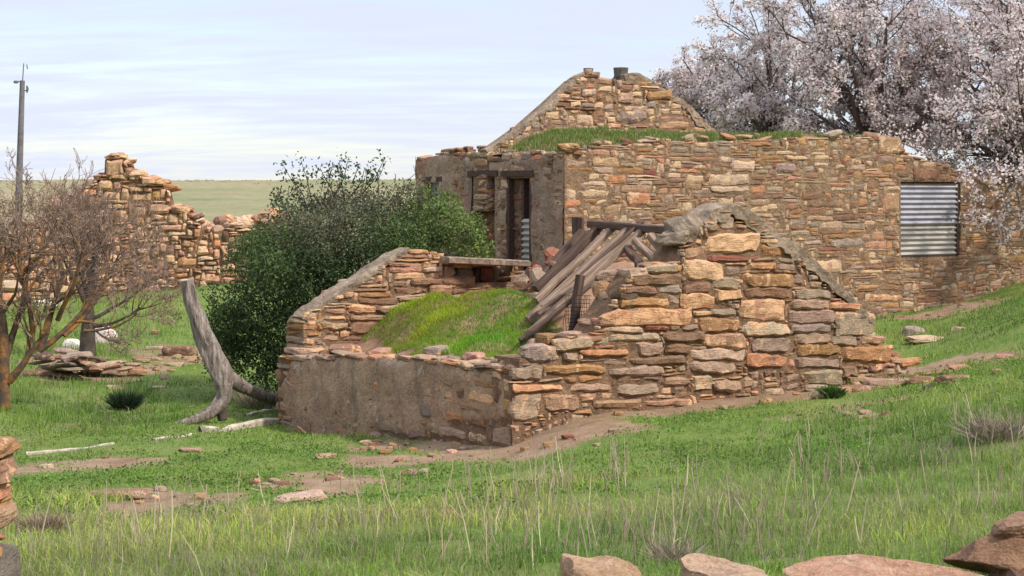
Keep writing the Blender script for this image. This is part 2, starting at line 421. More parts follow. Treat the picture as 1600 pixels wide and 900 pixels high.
def stone_patch(mb, pl, c4, rg, col, alpha, prot, res, gap, back=0.05, bulge=0.02):
    """one stone face: c4 = corners (s,z) bl, br, tr, tl"""
    c4 = np.array(c4, float); ce = c4.mean(0)
    wd = np.linalg.norm(c4[1] - c4[0]); ht = np.linalg.norm(c4[3] - c4[0])
    if wd < 2.5 * gap or ht < 2.5 * gap: return
    nu = int(np.clip(round(wd / res), 3, 12)); nv = int(np.clip(round(ht / res), 3, 8))
    u = np.linspace(0, 1, nu + 1); v = np.linspace(0, 1, nv + 1)
    # tighten spacing at the rims so that edges stay crisp
    u = 0.5 - 0.5 * np.sign(0.5 - u) * np.abs(2 * u - 1) ** 0.7; v = 0.5 - 0.5 * np.sign(0.5 - v) * np.abs(2 * v - 1) ** 0.7
    U, Vv = np.meshgrid(u, v)
    tu = 2 * U - 1; tv = 2 * Vv - 1
    k = rg.uniform(0.0, 0.09); cr = rg.uniform(0, .22, 4) * (rg.random(4) < .4)
    sh = 1 - k * (np.abs(tu) * np.abs(tv)) ** 3
    sh = sh - (cr[0] * np.clip(-tu, 0, 1) * np.clip(-tv, 0, 1) + cr[1] * np.clip(tu, 0, 1) * np.clip(-tv, 0, 1) + cr[2] * np.clip(tu, 0, 1) * np.clip(tv, 0, 1) + cr[3] * np.clip(-tu, 0, 1) * np.clip(tv, 0, 1)) * (np.abs(tu) * np.abs(tv)) ** .7
    gu = 1 - gap / wd; gv = 1 - gap / ht
    uu = 0.5 + 0.5 * tu * sh * gu; vv = 0.5 + 0.5 * tv * sh * gv
    p = (c4[0] * ((1 - uu) * (1 - vv))[..., None] + c4[1] * (uu * (1 - vv))[..., None] + c4[2] * (uu * vv)[..., None] + c4[3] * ((1 - uu) * vv)[..., None])
    sd = int(rg.integers(1, 10 ** 6))
    pp = np.stack([p[..., 0].ravel(), p[..., 1].ravel(), np.full(p[..., 0].size, sd % 97)], -1)
    jit = min(0.022, 0.16 * ht)
    p[..., 0] += (jit * fbm(pp * 9, sd, 2)).reshape(p.shape[:2])
    p[..., 1] += (jit * 0.8 * fbm(pp * 9, sd + 7, 2)).reshape(p.shape[:2])
    p[..., 0] += (jit * .5 * vnoise(pp * 31, sd + 1)).reshape(p.shape[:2]); p[..., 1] += (jit * .4 * vnoise(pp * 31, sd + 2)).reshape(p.shape[:2])
    edge = np.maximum(np.abs(tu), np.abs(tv))
    d = prot + bulge * (1 - edge ** 8) + rg.normal(0, bulge * 0.5) * tu + rg.normal(0, bulge * 0.4) * tv
    d += (bulge * 0.9 * fbm(pp * 8, sd + 3, 3) - bulge * .9 * np.abs(vnoise(pp * 11, sd + 4))).reshape(p.shape[:2])
    ring = edge > 0.999
    d = np.where(ring, d - bulge * 0.9, d)
    n0 = p.shape[0] * p.shape[1]
    W = pl.w(p[..., 0].ravel(), p[..., 1].ravel(), d.ravel())
    idx = np.arange(n0).reshape(nv + 1, nu + 1)
    q = np.stack([idx[:-1, :-1], idx[:-1, 1:], idx[1:, 1:], idx[1:, :-1]], -1).reshape(-1, 4)
    loop = np.concatenate([idx[0, :], idx[1:, -1], idx[-1, -2::-1], idx[-2:0:-1, 0]])
    pb = p.reshape(-1, 2)[loop] * 0.97 + ce * 0.03
    Wb = pl.w(pb[:, 0], pb[:, 1], -back)
    m = len(loop); li = np.arange(m); ln = (li + 1) % m
    q2 = np.stack([loop[ln], loop[li], n0 + li, n0 + ln], -1)
    mb.add(np.vstack([W, Wb]), np.vstack([q, q2]), None, np.append(col, alpha))

def wall_body(mb, pl, top, bot, thick, openings=(), dz=0.03, ds=0.12, inset=0.0):
    """solid core of the wall as trapezoid columns, with real openings through it"""
    s0 = min(p[0] for p in top); s1 = max(p[0] for p in top)
    ss = set(np.arange(s0, s1, ds)) | {s1} | {p[0] for p in top}
    for (a, b, c, d) in openings: ss |= {a, c}
    ss = np.array(sorted(x for x in ss if s0 <= x <= s1))
    ss = ss[np.concatenate([[True], np.diff(ss) > 1e-4])]
    for a, b in zip(ss[:-1], ss[1:]):
        e = min(1e-4, (b - a) * .2)
        za = lerp_line(top, a + e) - dz; zb = lerp_line(top, b - e) - dz
        ya = lerp_line(bot, a); yb = lerp_line(bot, b)
        iv = [(ya, yb, za, zb)]
        for (o0, l0, o1, h0) in openings:
            if a >= o0 - 1e-6 and b <= o1 + 1e-6:
                nv = []
                for (p0, p1, t0, t1) in iv:
                    if l0 > max(p0, p1): nv.append((p0, p1, min(l0, t0), min(l0, t1)))
                    if h0 < min(t0, t1): nv.append((max(p0, h0), max(p1, h0), t0, t1))
                iv = nv
        for (p0, p1, t0, t1) in iv:
            S = np.array([a, b, b, a, a, b, b, a]); Z = np.array([p0, p1, t1, t0] * 2); dd = np.array([-inset] * 4 + [-thick] * 4)
            mb.add(pl.w(S, Z, dd), [[0,1,2,3],[7,6,5,4],[0,4,5,1],[3,2,6,7],[0,3,7,4],[1,5,6,2]], None, (.2, .14, .09, 0))

def pack(rg, s0, s1, z0, z1, cw, ch, inside, taken, wr, hr):
    nx = int(math.ceil((s1 - s0) / cw)); nz = int(math.ceil((z1 - z0) / ch))
    cs = s0 + (np.arange(nx) + .5) * cw; cz = z0 + (np.arange(nz) + .5) * ch
    S, Z = np.meshgrid(cs, cz)
    free = inside(S, Z) & ~taken(S, Z)
    js = rg.normal(0, 0.20 * cw, (nz + 1, nx + 1)); jz = rg.normal(0, 0.22 * ch, (nz + 1, nx + 1))
    gx, gz = np.meshgrid(np.arange(nx + 1), np.arange(nz + 1))
    pp = np.stack([gx.ravel() * cw * .7, gz.ravel() * ch * 1.2, np.full(gx.size, rg.uniform(0, 99))], -1)
    jz += (0.9 * ch * fbm(pp, 4, 2)).reshape(jz.shape)
    out = []; jt = np.zeros((nz + 1, nx + 2), bool)
    for j in range(nz):
        i = 0
        while i < nx:
            if not free[j, i]: i += 1; continue
            w = int(rg.integers(wr[0], wr[1] + 1)); h = int(rg.choice(hr))
            ww = 0
            while ww < w and i + ww < nx and free[j, i + ww]: ww += 1
            hh = 1
            while hh < h and j + hh < nz and free[j + hh, i:i + ww].all(): hh += 1
            if i + ww < nx and ww >= 2:                       # leave no sliver to the right
                run = 0
                while run < 2 and i + ww + run < nx and free[j, i + ww + run]: run += 1
                if run == 1 and free[j:j + hh, i + ww].all(): ww += 1
            if j and ww > 2 and jt[j - 1, i + ww] and i + ww < nx:
                if free[j:j + hh, min(i + ww, nx - 1)].all() and rg.random() < .5: ww += 1
                else: ww -= 1
            jt[j:j + hh, i + ww] = True
            free[j:j + hh, i:i + ww] = False
            node = lambda a, b: (s0 + a * cw + js[b, a], z0 + b * ch + jz[b, a])
            out.append((node(i, j), node(i + ww, j), node(i + ww, j + hh), node(i, j + hh)))
            i += ww
    return out

def stone_wall(name, parent, pl, top_px, bot_px, thick, mats, weights, seed, cw=.08, ch=.045, wr=(3, 8), hr=(1, 2, 2, 3, 3, 4),
               openings_px=(), hand=(), prot=(0.01, 0.035), res=.05, gap=.018, bulge=.018, pale=0.25, sz_top=None, sz_bot=None, top_drop=0.0, loose=0, loose_size=.2,
               top_run=None, top_dims=(.34, .09), core_dz=.03, end_lo=False, bright=1.0, mud=None):
    rg = np.random.default_rng(seed)
    top = sz_top or [tuple(pl.sz(*p)) for p in top_px]
    bot = sz_bot or [tuple(pl.sz(*p)) for p in bot_px]
    ops = []
    for (x0, y0, x1, y1) in openings_px:
        a = pl.sz(x0, y1); b = pl.sz(x1, y0); ops.append((min(a[0], b[0]), a[1], max(a[0], b[0]), b[1]))
    mb = MB()
    def pcol(key, rg, var=.14, _f=globals()['pcol']): return _f(key, rg, var) * bright
    s0 = min(p[0] for p in top); s1 = max(p[0] for p in top)
    z0 = min(p[1] for p in bot); z1 = max(p[1] for p in top)
    hr_ = []
    for hs in hand:
        x0, y0, x1, y1, key = hs[:5]; al = hs[5] if len(hs) > 5 else 0.3
        a = pl.sz(x0, y1); b = pl.sz(x1, y1); c = pl.sz(x1, y0); d = pl.sz(x0, y0)
        j = lambda p: np.array(p) + rg.normal(0, .012, 2)
        hr_.append((min(a[0], d[0]), min(a[1], b[1]), max(b[0], c[0]), max(c[1], d[1])))
        stone_patch(mb, pl, [j(a), j(b), j(c), j(d)], rg, pcol(key, rg, .06), al, rg.uniform(prot[1], prot[1] * 1.7), res * .8, gap * .6, bulge=bulge * 1.3)
    def inside(S, Z):
        m = (Z < np.interp(S, *zip(*sorted(top))) - top_drop) & (Z > np.interp(S, *zip(*sorted(bot)))) & (S > s0) & (S < s1)
        for (a, b, c, d) in ops: m &= ~((S > a) & (S < c) & (Z > b) & (Z < d))
        return m
    def taken(S, Z):
        m = np.zeros_like(S, bool)
        for (a, b, c, d) in hr_: m |= (S > a + cw * .25) & (S < c - cw * .25) & (Z > b + ch * .2) & (Z < d - ch * .2)
        return m
    for c4 in pack(rg, s0, s1, z0, z1, cw, ch, inside, taken, wr, hr):
        key = pick(rg, weights)
        stone_patch(mb, pl, c4, rg, pcol(key, rg, .2), rg.uniform(.25, 1) if rg.random() < pale else rg.uniform(-.4, .1), rg.uniform(*prot), res, gap, bulge=bulge)
    for i in range(loose):
        s = rg.uniform(s0, s1); z = lerp_line(top, s)
        sz = loose_size * rg.uniform(.6, 1.5)
        V, Q = rock_mesh((sz * 1.5, sz, sz * rg.uniform(.3, .55)), int(rg.integers(1e6)), 3, yaw=rg.uniform(0, 3), tilt=rg.normal(0, .15, 2))
        V = V + pl.w(np.array(s), np.array(z + rg.uniform(-.02, .06)), -rg.uniform(0.05, thick - .05))
        mb.add(V, Q, None, np.append(pcol(pick(rg, weights), rg, .2), rg.uniform(-.2, .5)))
    for run in ([] if not top_run else top_run if isinstance(top_run, list) else [top_run]):
        yaw = math.atan2(pl.r[1], pl.r[0]); s = run[0]
        while s < run[1]:
            w = top_dims[0] * rg.uniform(.6, 1.4); h = top_dims[1] * rg.uniform(.7, 1.5)
            z = min(lerp_line(top, s), lerp_line(top, s + w)) if s + w < s1 else lerp_line(top, s)
            for r in range(2):
                dep = thick * rg.uniform(.5, .6)
                V, Q = rock_mesh((w, dep, h), int(rg.integers(1e6)), 4, 6, .09, 4, yaw + rg.normal(0, .06), rg.normal(0, .05, 2))
                V = V + pl.w(np.array(s + w / 2 + rg.normal(0, .03)), np.array(z - h * .30 + rg.normal(0, .01)), -thick * (.24 + .5 * r) + .015)
                mb.add(V, Q, None, np.append(pcol(pick(rg, weights), rg, .2), rg.uniform(-.3, .3)))
            s += w * .97
    if end_lo:
        yaw = math.atan2(pl.r[1], pl.r[0]); z = lerp_line(bot, s0); zt = lerp_line(top, s0)
        while z < zt - .03:
            h = min(rg.uniform(.07, .16), zt - z + .02); w = rg.uniform(.2, .4)
            V, Q = rock_mesh((w, thick * 1.03, h * 1.02), int(rg.integers(1e6)), 4, 7, .07, 4, yaw + rg.normal(0, .03))
            mb.add(V + pl.w(np.array(s0 + w / 2 - .03), np.array(z + h / 2), -thick / 2 + .01), Q, None, np.append(pcol(pick(rg, weights), rg, .2), rg.uniform(-.3, .3))); z += h
    core = MB(); wall_body(core, pl, top, bot, thick, ops, core_dz)
    o = mb.build(name, mats[0], parent)
    k = core.build('wall_core', mats[1], o)
    if mud: plaster_sheet('mud_joint', o, pl, [(a, b - core_dz) for a, b in top], bot, ops, mats[1], seed, res=.05, base=mud[0], amp=mud[1])
    return o, top, bot, ops

def coping(name, parent, pl, pts_px, thick, over, depth, mat, seed, n=60, wob=.02, taper=None):
    """cement cap swept along the gable: pts = top edge of the cap"""
    pts = np.array([pl.sz(*p) for p in pts_px])
    L = np.concatenate([[0], np.cumsum(np.linalg.norm(np.diff(pts, axis=0), axis=1))])
    t = np.linspace(0, L[-1], n); S = np.interp(t, L, pts[:, 0]); Z = np.interp(t, L, pts[:, 1])
    for _ in range(5):
        S[1:-1] = (S[:-2] + 2 * S[1:-1] + S[2:]) / 4; Z[1:-1] = (Z[:-2] + 2 * Z[1:-1] + Z[2:]) / 4
    ts = np.gradient(S); tz = np.gradient(Z); l = np.hypot(ts, tz); ns, nz = -tz / l, ts / l
    th = np.full(n, thick) if taper is None else np.interp(np.linspace(0, 1, n), np.linspace(0, 1, len(taper)), np.array(taper)) * thick
    fr_ = np.linspace(-1, -.08, 7); tp_ = np.linspace(.12, .88, 5)
    prof = [(over, h) for h in fr_] + [(over - depth * k, .03 * math.sin(k * 3)) for k in tp_] + [(over - depth, -.2), (over - depth, -1.0)]
    m = len(prof); V = []
    for k, (d, h) in enumerate(prof):
        hh = h * th
        if h == -1.0: hh = hh + th * .38 * fbm(np.stack([S * 7, Z * 7, np.full(n, 2.)], -1), seed + 11, 3)
        p = np.stack([S + ns * hh, Z + nz * hh, np.full(n, d)], -1)
        e1 = wob * (fbm(p * 3, seed, 3) + .55 * fbm(p * 14, seed + 2, 3)); e2 = wob * (fbm(p * 3, seed + 5, 3) + .7 * fbm(p * 16, seed + 3, 3))
        V.append(pl.w(S + ns * (hh + e1), Z + nz * (hh + e1), d + e2))
    V = np.stack(V, 1)                       # n, m, 3
    idx = np.arange(n * m).reshape(n, m); Q = []
    for k in range(m):
        a = idx[:-1, k]; b = idx[1:, k]; c = idx[1:, (k + 1) % m]; d_ = idx[:-1, (k + 1) % m]
        Q.append(np.stack([a, b, c, d_], -1))
    V = V.reshape(-1, 3)
    c0 = len(V); V = np.vstack([V, V[idx[0]].mean(0), V[idx[-1]].mean(0)])
    T = [[idx[0, (k + 1) % m], c0, idx[0, k]] for k in range(m)] + [[idx[-1, k], c0 + 1, idx[-1, (k + 1) % m]] for k in range(m)]
    mb = MB(); mb.add(V, np.vstack(Q), T, (.2, .2, .2, 0))
    return mb.build(name, mat, parent, smooth=False)

def plaster_sheet(name, parent, pl, top, bot, ops, mat, seed, res=.045, base=.02, amp=.03, hole=None):
    s0 = min(p[0] for p in top); s1 = max(p[0] for p in top); z0 = min(p[1] for p in bot); z1 = max(p[1] for p in top)
    S = np.arange(s0, s1 + res, res); S[-1] = s1; Z = np.arange(z0, z1 + res, res)
    SS, ZZ = np.meshgrid(S, Z)
    p = np.stack([SS.ravel(), ZZ.ravel(), np.zeros(SS.size)], -1)
    d = base + amp * (fbm(p * 1.6, seed, 4)) + amp * .35 * fbm(p * 9, seed + 3, 2)
    tp = np.interp(SS.ravel(), *zip(*sorted(top)))
    d += amp * .5 * vnoise(p * 4.5, seed + 9)
    d -= np.clip((p[:, 1] - (tp - .10)) / .1, 0, 1) * .05
    if hole is not None: d -= hole(p)
    V = pl.w(p[:, 0], np.minimum(p[:, 1], tp - .02), d)
    idx = np.arange(SS.size).reshape(SS.shape)
    q = np.stack([idx[:-1, :-1], idx[:-1, 1:], idx[1:, 1:], idx[1:, :-1]], -1).reshape(-1, 4)
    cs = p[q].mean(1)
    keep = (cs[:, 1] < np.interp(cs[:, 0], *zip(*sorted(top))) - .0) & (cs[:, 1] > np.interp(cs[:, 0], *zip(*sorted(bot))))
    for (a, b, c, e) in ops: keep &= ~((cs[:, 0] > a) & (cs[:, 0] < c) & (cs[:, 1] > b) & (cs[:, 1] < e))
    mb = MB(); mb.add(V, q[keep], None, (.2, .2, .2, 0))
    return mb.build(name, mat, parent, smooth=True)

# ================================================================== THE CELLAR
ZB = 2.4 - 2.9
cel = thing('cellar_ruin', 'roofless stone cellar with low stained front wall and cement capped gable ends', 'ruin', (C0[0], C0[1], 0.0))
HAND = [(1102,363,1187,395,'cream',.9),(1103,397,1190,407,'red',-.3),(1068,407,1130,440,'cream',.5),(1065,440,1110,458,'brown',0),(1113,435,1153,452,'greytan',0),
 (1062,458,1115,482,'orange',.8),(1115,453,1157,468,'orange',.7),(1170,410,1213,424,'orange',.4),(1157,426,1240,450,'ochre',.35),(1163,450,1238,467,'brown',.0),
 (1155,467,1228,502,'pink',.75),(1157,503,1230,523,'pale',.4),(1173,525,1235,551,'grey',0),(1165,552,1230,573,'orange',.1),(1230,468,1293,485,'greytan',.0),
 (1240,448,1300,467,'grey',0),(1230,485,1303,506,'grey',0),(1232,506,1300,521,'slate',0),(1240,521,1293,537,'grey',0),(1245,538,1312,558,'ochre',.1),
 (1240,558,1310,576,'grey',-.2),(1253,577,1315,602,'greytan',.2),(1293,470,1343,486,'orange',.2),(1303,488,1370,522,'greytan',.3),(1297,523,1340,540,'grey',0),
 (1342,525,1383,539,'tan',.2),(1313,541,1393,567,'ochre',.25),(1107,482,1150,494,'grey',0),(1090,495,1153,518,'ochre',.3),(1100,519,1163,543,'tan',.45),
 (1073,544,1165,565,'pale',0),(1077,566,1150,583,'greytan',0),(938,482,1082,508,'orange',.65),(967,464,1043,481,'ochre',.2),(967,447,1025,462,'brown',.1),
 (1028,443,1060,462,'slate',0),(1007,412,1060,428,'greytan',.1),(985,429,1062,446,'brown',0),(943,510,1003,521,'pale',.2),(1005,510,1046,519,'red',.2),
 (1033,519,1100,535,'brown',.1),(993,535,1033,555,'greytan',.4),(1037,537,1076,555,'brown',0),(950,522,1030,534,'pale',.3),(947,573,1037,588,'grey',0),
 (980,557,1072,571,'brown',.1),(846,570,944,585,'ochre',.05),(905,545,982,558,'orange',.1),(812,538,863,566,'slate',.2),(866,526,925,548,'greytan',.1),
 (875,550,902,567,'greytan',.2),(800,573,843,594,'grey',0),(800,597,880,611,'orange',.35),(800,614,842,660,'greytan',.35),(845,620,905,640,'tan',.1),(925,624,1000,640,'tan',.1),
 (958,597,1030,619,'grey',0),(882,598,955,611,'greytan',.2),(1035,588,1075,602,'tan',.2),(1082,585,1112,610,'pale',.3),(1115,590,1160,612,'greytan',.3),
 (1000,622,1080,636,'tan',.0),(1310,570,1340,588,'brown',0),(1320,590,1380,606,'tan',.2),(1085,622,1150,634,'brown',0)]
plR = plane_q(0.0)
topR = [(799,573),(811,571),(812,546),(862,543),(866,530),(925,524),(940,500),(962,470),(984,436),(1002,416),(1058,408),(1064,384),(1092,352),(1112,338),(1135,332),(1165,338),(1200,362),(1240,392),(1285,436),(1330,478),(1375,528),(1402,560),(1430,582)]
botR = [(799,720),(900,690),(1000,665),(1130,642),(1270,626),(1430,606)]
W_CEL = {'tan': 3.4, 'grey': 2.8, 'greytan': 3.4, 'ochre': 2, 'brown': 2, 'orange': .7, 'pale': 1, 'pink': .6, 'dark': .4, 'cream': .25}
gR, tR, bR, _ = stone_wall('gable_wall', cel, plR, topR, botR, .45, (M['stone'], M['mortar']), W_CEL, 5, cw=.055, ch=.032, wr=(3, 8), hr=(1, 2, 2, 3, 4), hand=HAND,
                           prot=(.004, .024), res=.036, gap=.010, bulge=.014, mud=(.008, .010), top_drop=.0, top_run=[(.05, 1.98), (4.1, 5.2)], top_dims=(.3, .10), core_dz=.09)
gR['label'] = 'near gable end of large sunlit sandstone blocks'
coping('gable_coping', cel, plR, [(1096,344),(1112,327),(1140,317),(1170,327),(1205,352),(1245,382),(1290,425),(1335,468),(1362,498)], .135, .03, .42, M['coping'], 3, n=150, wob=.018, taper=[.8, 1.0, 1.0, 1.15, 1.2, 1.0, .9, .8, .5])
for (px, py, dm_, sd_, ty) in ((1086, 356, (.30, .44, .22), 61, .75), (1068, 374, (.24, .40, .14), 64, .4)):
    V, Q = rock_mesh(dm_, sd_, 10, 6, .13, 6, A, (0, -ty)); s_, z_ = plR.sz(px, py)
    mb = MB(); mb.add(V + plR.w(np.array(s_), np.array(z_), -.19), Q, None, (.2, .2, .2, 0)); mb.build('coping_lump', M['coping'], cel)
# shaded eaves wall with worn render
plL = plane_p(0.0)
topL = [(800,573),(760,571),(720,566),(690,560),(650,557),(600,556),(560,556),(520,552),(470,556),(435,557)]
botL = [(800,720),(640,712),(435,690)]
W_SH = {'brown': 3, 'tan': 2, 'grey': 2.5, 'greytan': 2, 'ochre': 1, 'orange': .7, 'slate': 1}
eL, tL, bL, _ = stone_wall('front_wall', cel, plL, topL, botL, .42, (M['stone'], M['mortar']), W_SH, 8, cw=.08, ch=.05, wr=(3, 7), hr=(2, 2, 3, 3, 4), prot=(.0, .02), res=.06, gap=.02, bulge=.015, top_run=(.1, 4.9), top_dims=(.34, .05))
eL['label'] = 'low front wall with brown stained render'
def hole_l(p):
    s, z = p[:, 0], p[:, 1]
    low = np.clip((lerp_line(bL, s) + .32 + .16 * fbm(p * 2.2, 77, 2) - z) / .12, 0, 1) * np.clip((2.9 - s) / .5, 0, 1) * .07
    q2 = np.clip((.12 - s) / .08, 0, 1) * .06
    q3 = np.clip((s - 4.85 + .15 * fbm(p * 2.5, 13, 2)) / .1, 0, 1) * .06
    return low + q2 + q3
plaster_sheet('render_coat', eL, plL, tL, bL, [], M['plaster'], 12, base=.028, amp=.024, hole=hole_l)
# far gable, inner face
plF = plane_q(4.72)
topF = [(474,500),(480,490),(505,473),(545,447),(600,413),(640,392),(686,391),(693,402),(806,410),(830,440),(930,470),(960,520)]
botF = [(474,575),(960,560)]
HF = [(545,477,588,490,'orange',.5),(548,492,612,502,'tan',.1),(545,503,615,522,'brown',0),(582,478,622,490,'brown',0),(618,475,662,492,'greytan',0),(695,412,708,446,'brown',0),
      (640,435,690,448,'brown',.1),(690,428,742,445,'brown',0),(668,445,705,462,'tan',0),(500,500,543,516,'greytan',.2),(660,417,690,426,'pale',.2)]
gF, tF, bF, oF = stone_wall('far_gable_wall', cel, plF, topF, botF, .45, (M['stone'], M['mortar']), W_CEL, 15, cw=.08, ch=.042, wr=(3, 7), hr=(1, 2, 2, 3), hand=HF,
                        openings_px=[(710,414,800,446)], prot=(.004, .026), res=.05, gap=.010, bulge=.013, mud=(.006, .009), top_run=(.62, 4.0), top_dims=(.26, .07), core_dz=.06, end_lo=True)
gF['label'] = 'far gable end with grey capped slope and niche'
coping('gable_coping', cel, plF, [(474,496),(482,486),(505,470),(545,444),(600,410),(640,388)], .07, .012, .34, M['coping'], 9, n=110, wob=.018)
def beam_between(mb, a, b, w, h, seed=0, n=8, up=(0, 0, 1), sag=.0):
    a = np.array(a, float); b = np.array(b, float); t = (b - a) / np.linalg.norm(b - a)
    s = np.cross(t, up); s /= np.linalg.norm(s); u = np.cross(s, t)
    L = np.linspace(0, 1, n + 1); V = []
    wv = .25 * fbm(np.stack([L * 4, np.full(n + 1, seed * 3.7), L * 0], -1), seed, 2)
    for i, k in enumerate(L):
        c = a + (b - a) * k + s * wv[i] * w * 1.1 - u * sag * 4 * k * (1 - k)
        ww = w * (1 + .25 * wv[i]); hh = h * (1 - .2 * wv[i])
        for (x, y) in ((-.5, -.35), (-.35, -.5), (.35, -.5), (.5, -.35), (.5, .35), (.35, .5), (-.35, .5), (-.5, .35)):
            V.append(c + s * x * ww + u * y * hh)
    m = 8; Q = []
    for i in range(n):
        for k in range(m):
            Q.append([i * m + k, (i + 1) * m + k, (i + 1) * m + (k + 1) % m, i * m + (k + 1) % m])
    c0 = len(V); V += [a - t * .01, b + t * .01]
    T = [[(k + 1) % m, c0, k] for k in range(m)] + [[n * m + k, c0 + 1, n * m + (k + 1) % m] for k in range(m)]
    mb.add(np.array(V), Q, T, (.2, .2, .2, 0))
mb = MB(); a = at_q(692, 406, 4.64); b = at_q(808, 411, 4.64); beam_between(mb, a, b, .42, .085, 4); o = mb.build('lintel', M['old_wood'], gF)
# stones bedded in the niche behind the lintel
rg = np.random.default_rng(77)
mb = MB()
for (x0, y0, x1, y1, key) in ((711,416,741,443,'greytan'),(768,414,782,446,'slate'),(750,414,770,444,'red'),(780,420,800,446,'brown'),(712,441,756,447,'slate'),(758,442,803,449,'greytan'),(741,414,751,443,'dark')):
    pl = plane_q(4.9); q4 = [pl.sz(x0, y1), pl.sz(x1, y1), pl.sz(x1, y0), pl.sz(x0, y0)]
    stone_patch(mb, pl, q4, rg, pcol(key, rg, .05), 0.0, .02, .05, .012, back=.14)
mb.build('niche_stone', M['stone'], gF)
# back eaves wall of the cellar
plB = plane_p(5.22)
zt = 2.4 - 1.95
stone_wall('rear_wall', cel, plB, None, None, .4, (M['stone'], M['mortar']), W_SH, 28, cw=.09, ch=.055, wr=(3, 7), hr=(2, 2, 3), res=.1, sz_top=[(.46, zt), (2, zt - .05), (4.7, zt + .1)], sz_bot=[(.46, -.4), (4.7, -.6)])
# ends and outer faces of the near gable so that it is stone all round
mb = MB()
for i in range(70):
    s = rg.uniform(.1, 5.3); zt_ = lerp_line(tR, s); z = rg.uniform(0.2, max(.3, zt_ - .1))
    if z > zt_ - .06: continue
    V, Q = rock_mesh((rg.uniform(.25, .5), .14, rg.uniform(.1, .2)), 900 + i, 3, yaw=A)
    mb.add(V + plR.w(np.array(s), np.array(z), -.43), Q, None, np.append(pcol(pick(rg, W_CEL), rg), 0))
mb.build('inner_face_stone', M['stone'], gR)

# cap stones lying loose on the wall heads
def lone_rock(name, label, cat, p, dims, key, seed, yaw=0., tilt=(0, 0), n=6, group=None, alpha=.2, mat='boulder', sink=.25, rough=.10, k=5., chops=5):
    V, Q = rock_mesh(dims, seed, n, k, rough, chops, yaw, tilt)
    p = np.array(p, float); zmin = V[:, 2].min(); V[:, 2] -= zmin + sink * dims[2]
    mb = MB(); mb.add(V, Q, None, np.append(pcol(key, np.random.default_rng(seed), .12), alpha))
    o = mb.build(name, M[mat]); o.location = tuple(p)
    return tag(o, label, cat, group)
def wall_top(pl, px, py, back): s, z = pl.sz(px, py); return pl.w(np.array(s), np.array(z), -back)
YA = A
lone_rock('cap_stone', 'grey flat slab lying on the far left corner of the cellar front wall', 'stone', wall_top(plL, 452, 556, .2), (.55, .34, .10), 'greytan', 41, math.pi/2 + A, mat='stone', sink=.1)
lone_rock('cap_stone', 'squat block on the cellar front wall at the foot of the far gable', 'stone', wall_top(plL, 505, 555, .25), (.4, .3, .16), 'brown', 43, .5, mat='stone', sink=.35)
lone_rock('cap_stone', 'pinkish stone at the edge of the grassy mound above the front wall', 'stone', wall_top(plL, 556, 556, .3), (.32, .25, .10), 'pink', 44, .2, mat='stone', sink=.3)
lone_rock('cap_stone', 'pale round stone half sunk in the green mound edge on the front wall', 'stone', wall_top(plL, 640, 556, .32), (.3, .22, .13), 'slate', 45, .6, mat='stone', sink=.3)
lone_rock('cap_stone', 'reddish flat stone on the front wall below the middle of the green mound', 'stone', wall_top(plL, 705, 565, .3), (.42, .22, .10), 'pink', 46, 1.9, mat='stone', sink=.3)
lone_rock('cap_stone', 'long grey coping block on the front wall next to the cellar corner', 'stone', wall_top(plL, 742, 571, .2), (.55, .34, .08), 'greytan', 47, math.pi/2 + A, mat='stone', sink=.4)

# ------------------------------------------------------------------ earth mound inside the cellar
def mound_h(P, Q):
    zl = lerp_line(tL, np.clip(Q, .05, 5.0)) - .045       # along the front wall
    pk = np.interp(Q, [0, .6, 1.4, 2.5, 3.4, 4.8], [0.55, .85, 1.12, 1.30, 1.22, 1.12])
    t = np.clip((P - .22) / 1.4, 0, 1); t = t ** .85
    t = t * (1 - np.clip((Q - 2.9) / 1.3, 0, 1) * np.clip((1.25 - P) / .7, 0, 1))
    z = zl + (pk - .05 - zl) * t
    z -= np.clip((P - 1.85) / .8, 0, 1) ** 1.2 * np.interp(Q, [0, 2.2, 3.0, 4.8], [1.5, 1.3, .5, .25])
    z -= np.clip((P - 1.15) / .5, 0, 1) * np.clip((1.15 - Q) / .5, 0, 1) * .9
    p = np.stack([P, Q, P * 0], -1)
    return z + .075 * fbm(p * 1.9, 51, 3) * np.clip((P - .1) / .5, 0, 1)
def build_mound():
    n = 90
    P, Q = np.meshgrid(np.linspace(.06, 5.0, n), np.linspace(.3, 4.8, n)); P = P.ravel(); Q = Q.ravel()
    XY = C0 + P[:, None] * R_ + Q[:, None] * D_
    idx = np.arange(n * n).reshape(n, n)
    q = np.stack([idx[:-1, :-1], idx[:-1, 1:], idx[1:, 1:], idx[1:, :-1]], -1).reshape(-1, 4)
    mb = MB(); mb.add(np.column_stack([XY, mound_h(P, Q)]), q, None, (.2, .2, .2, 0))
    o = mb.build('earth_mound', M['dirt'], smooth=True); o['kind'] = 'structure'
build_mound()

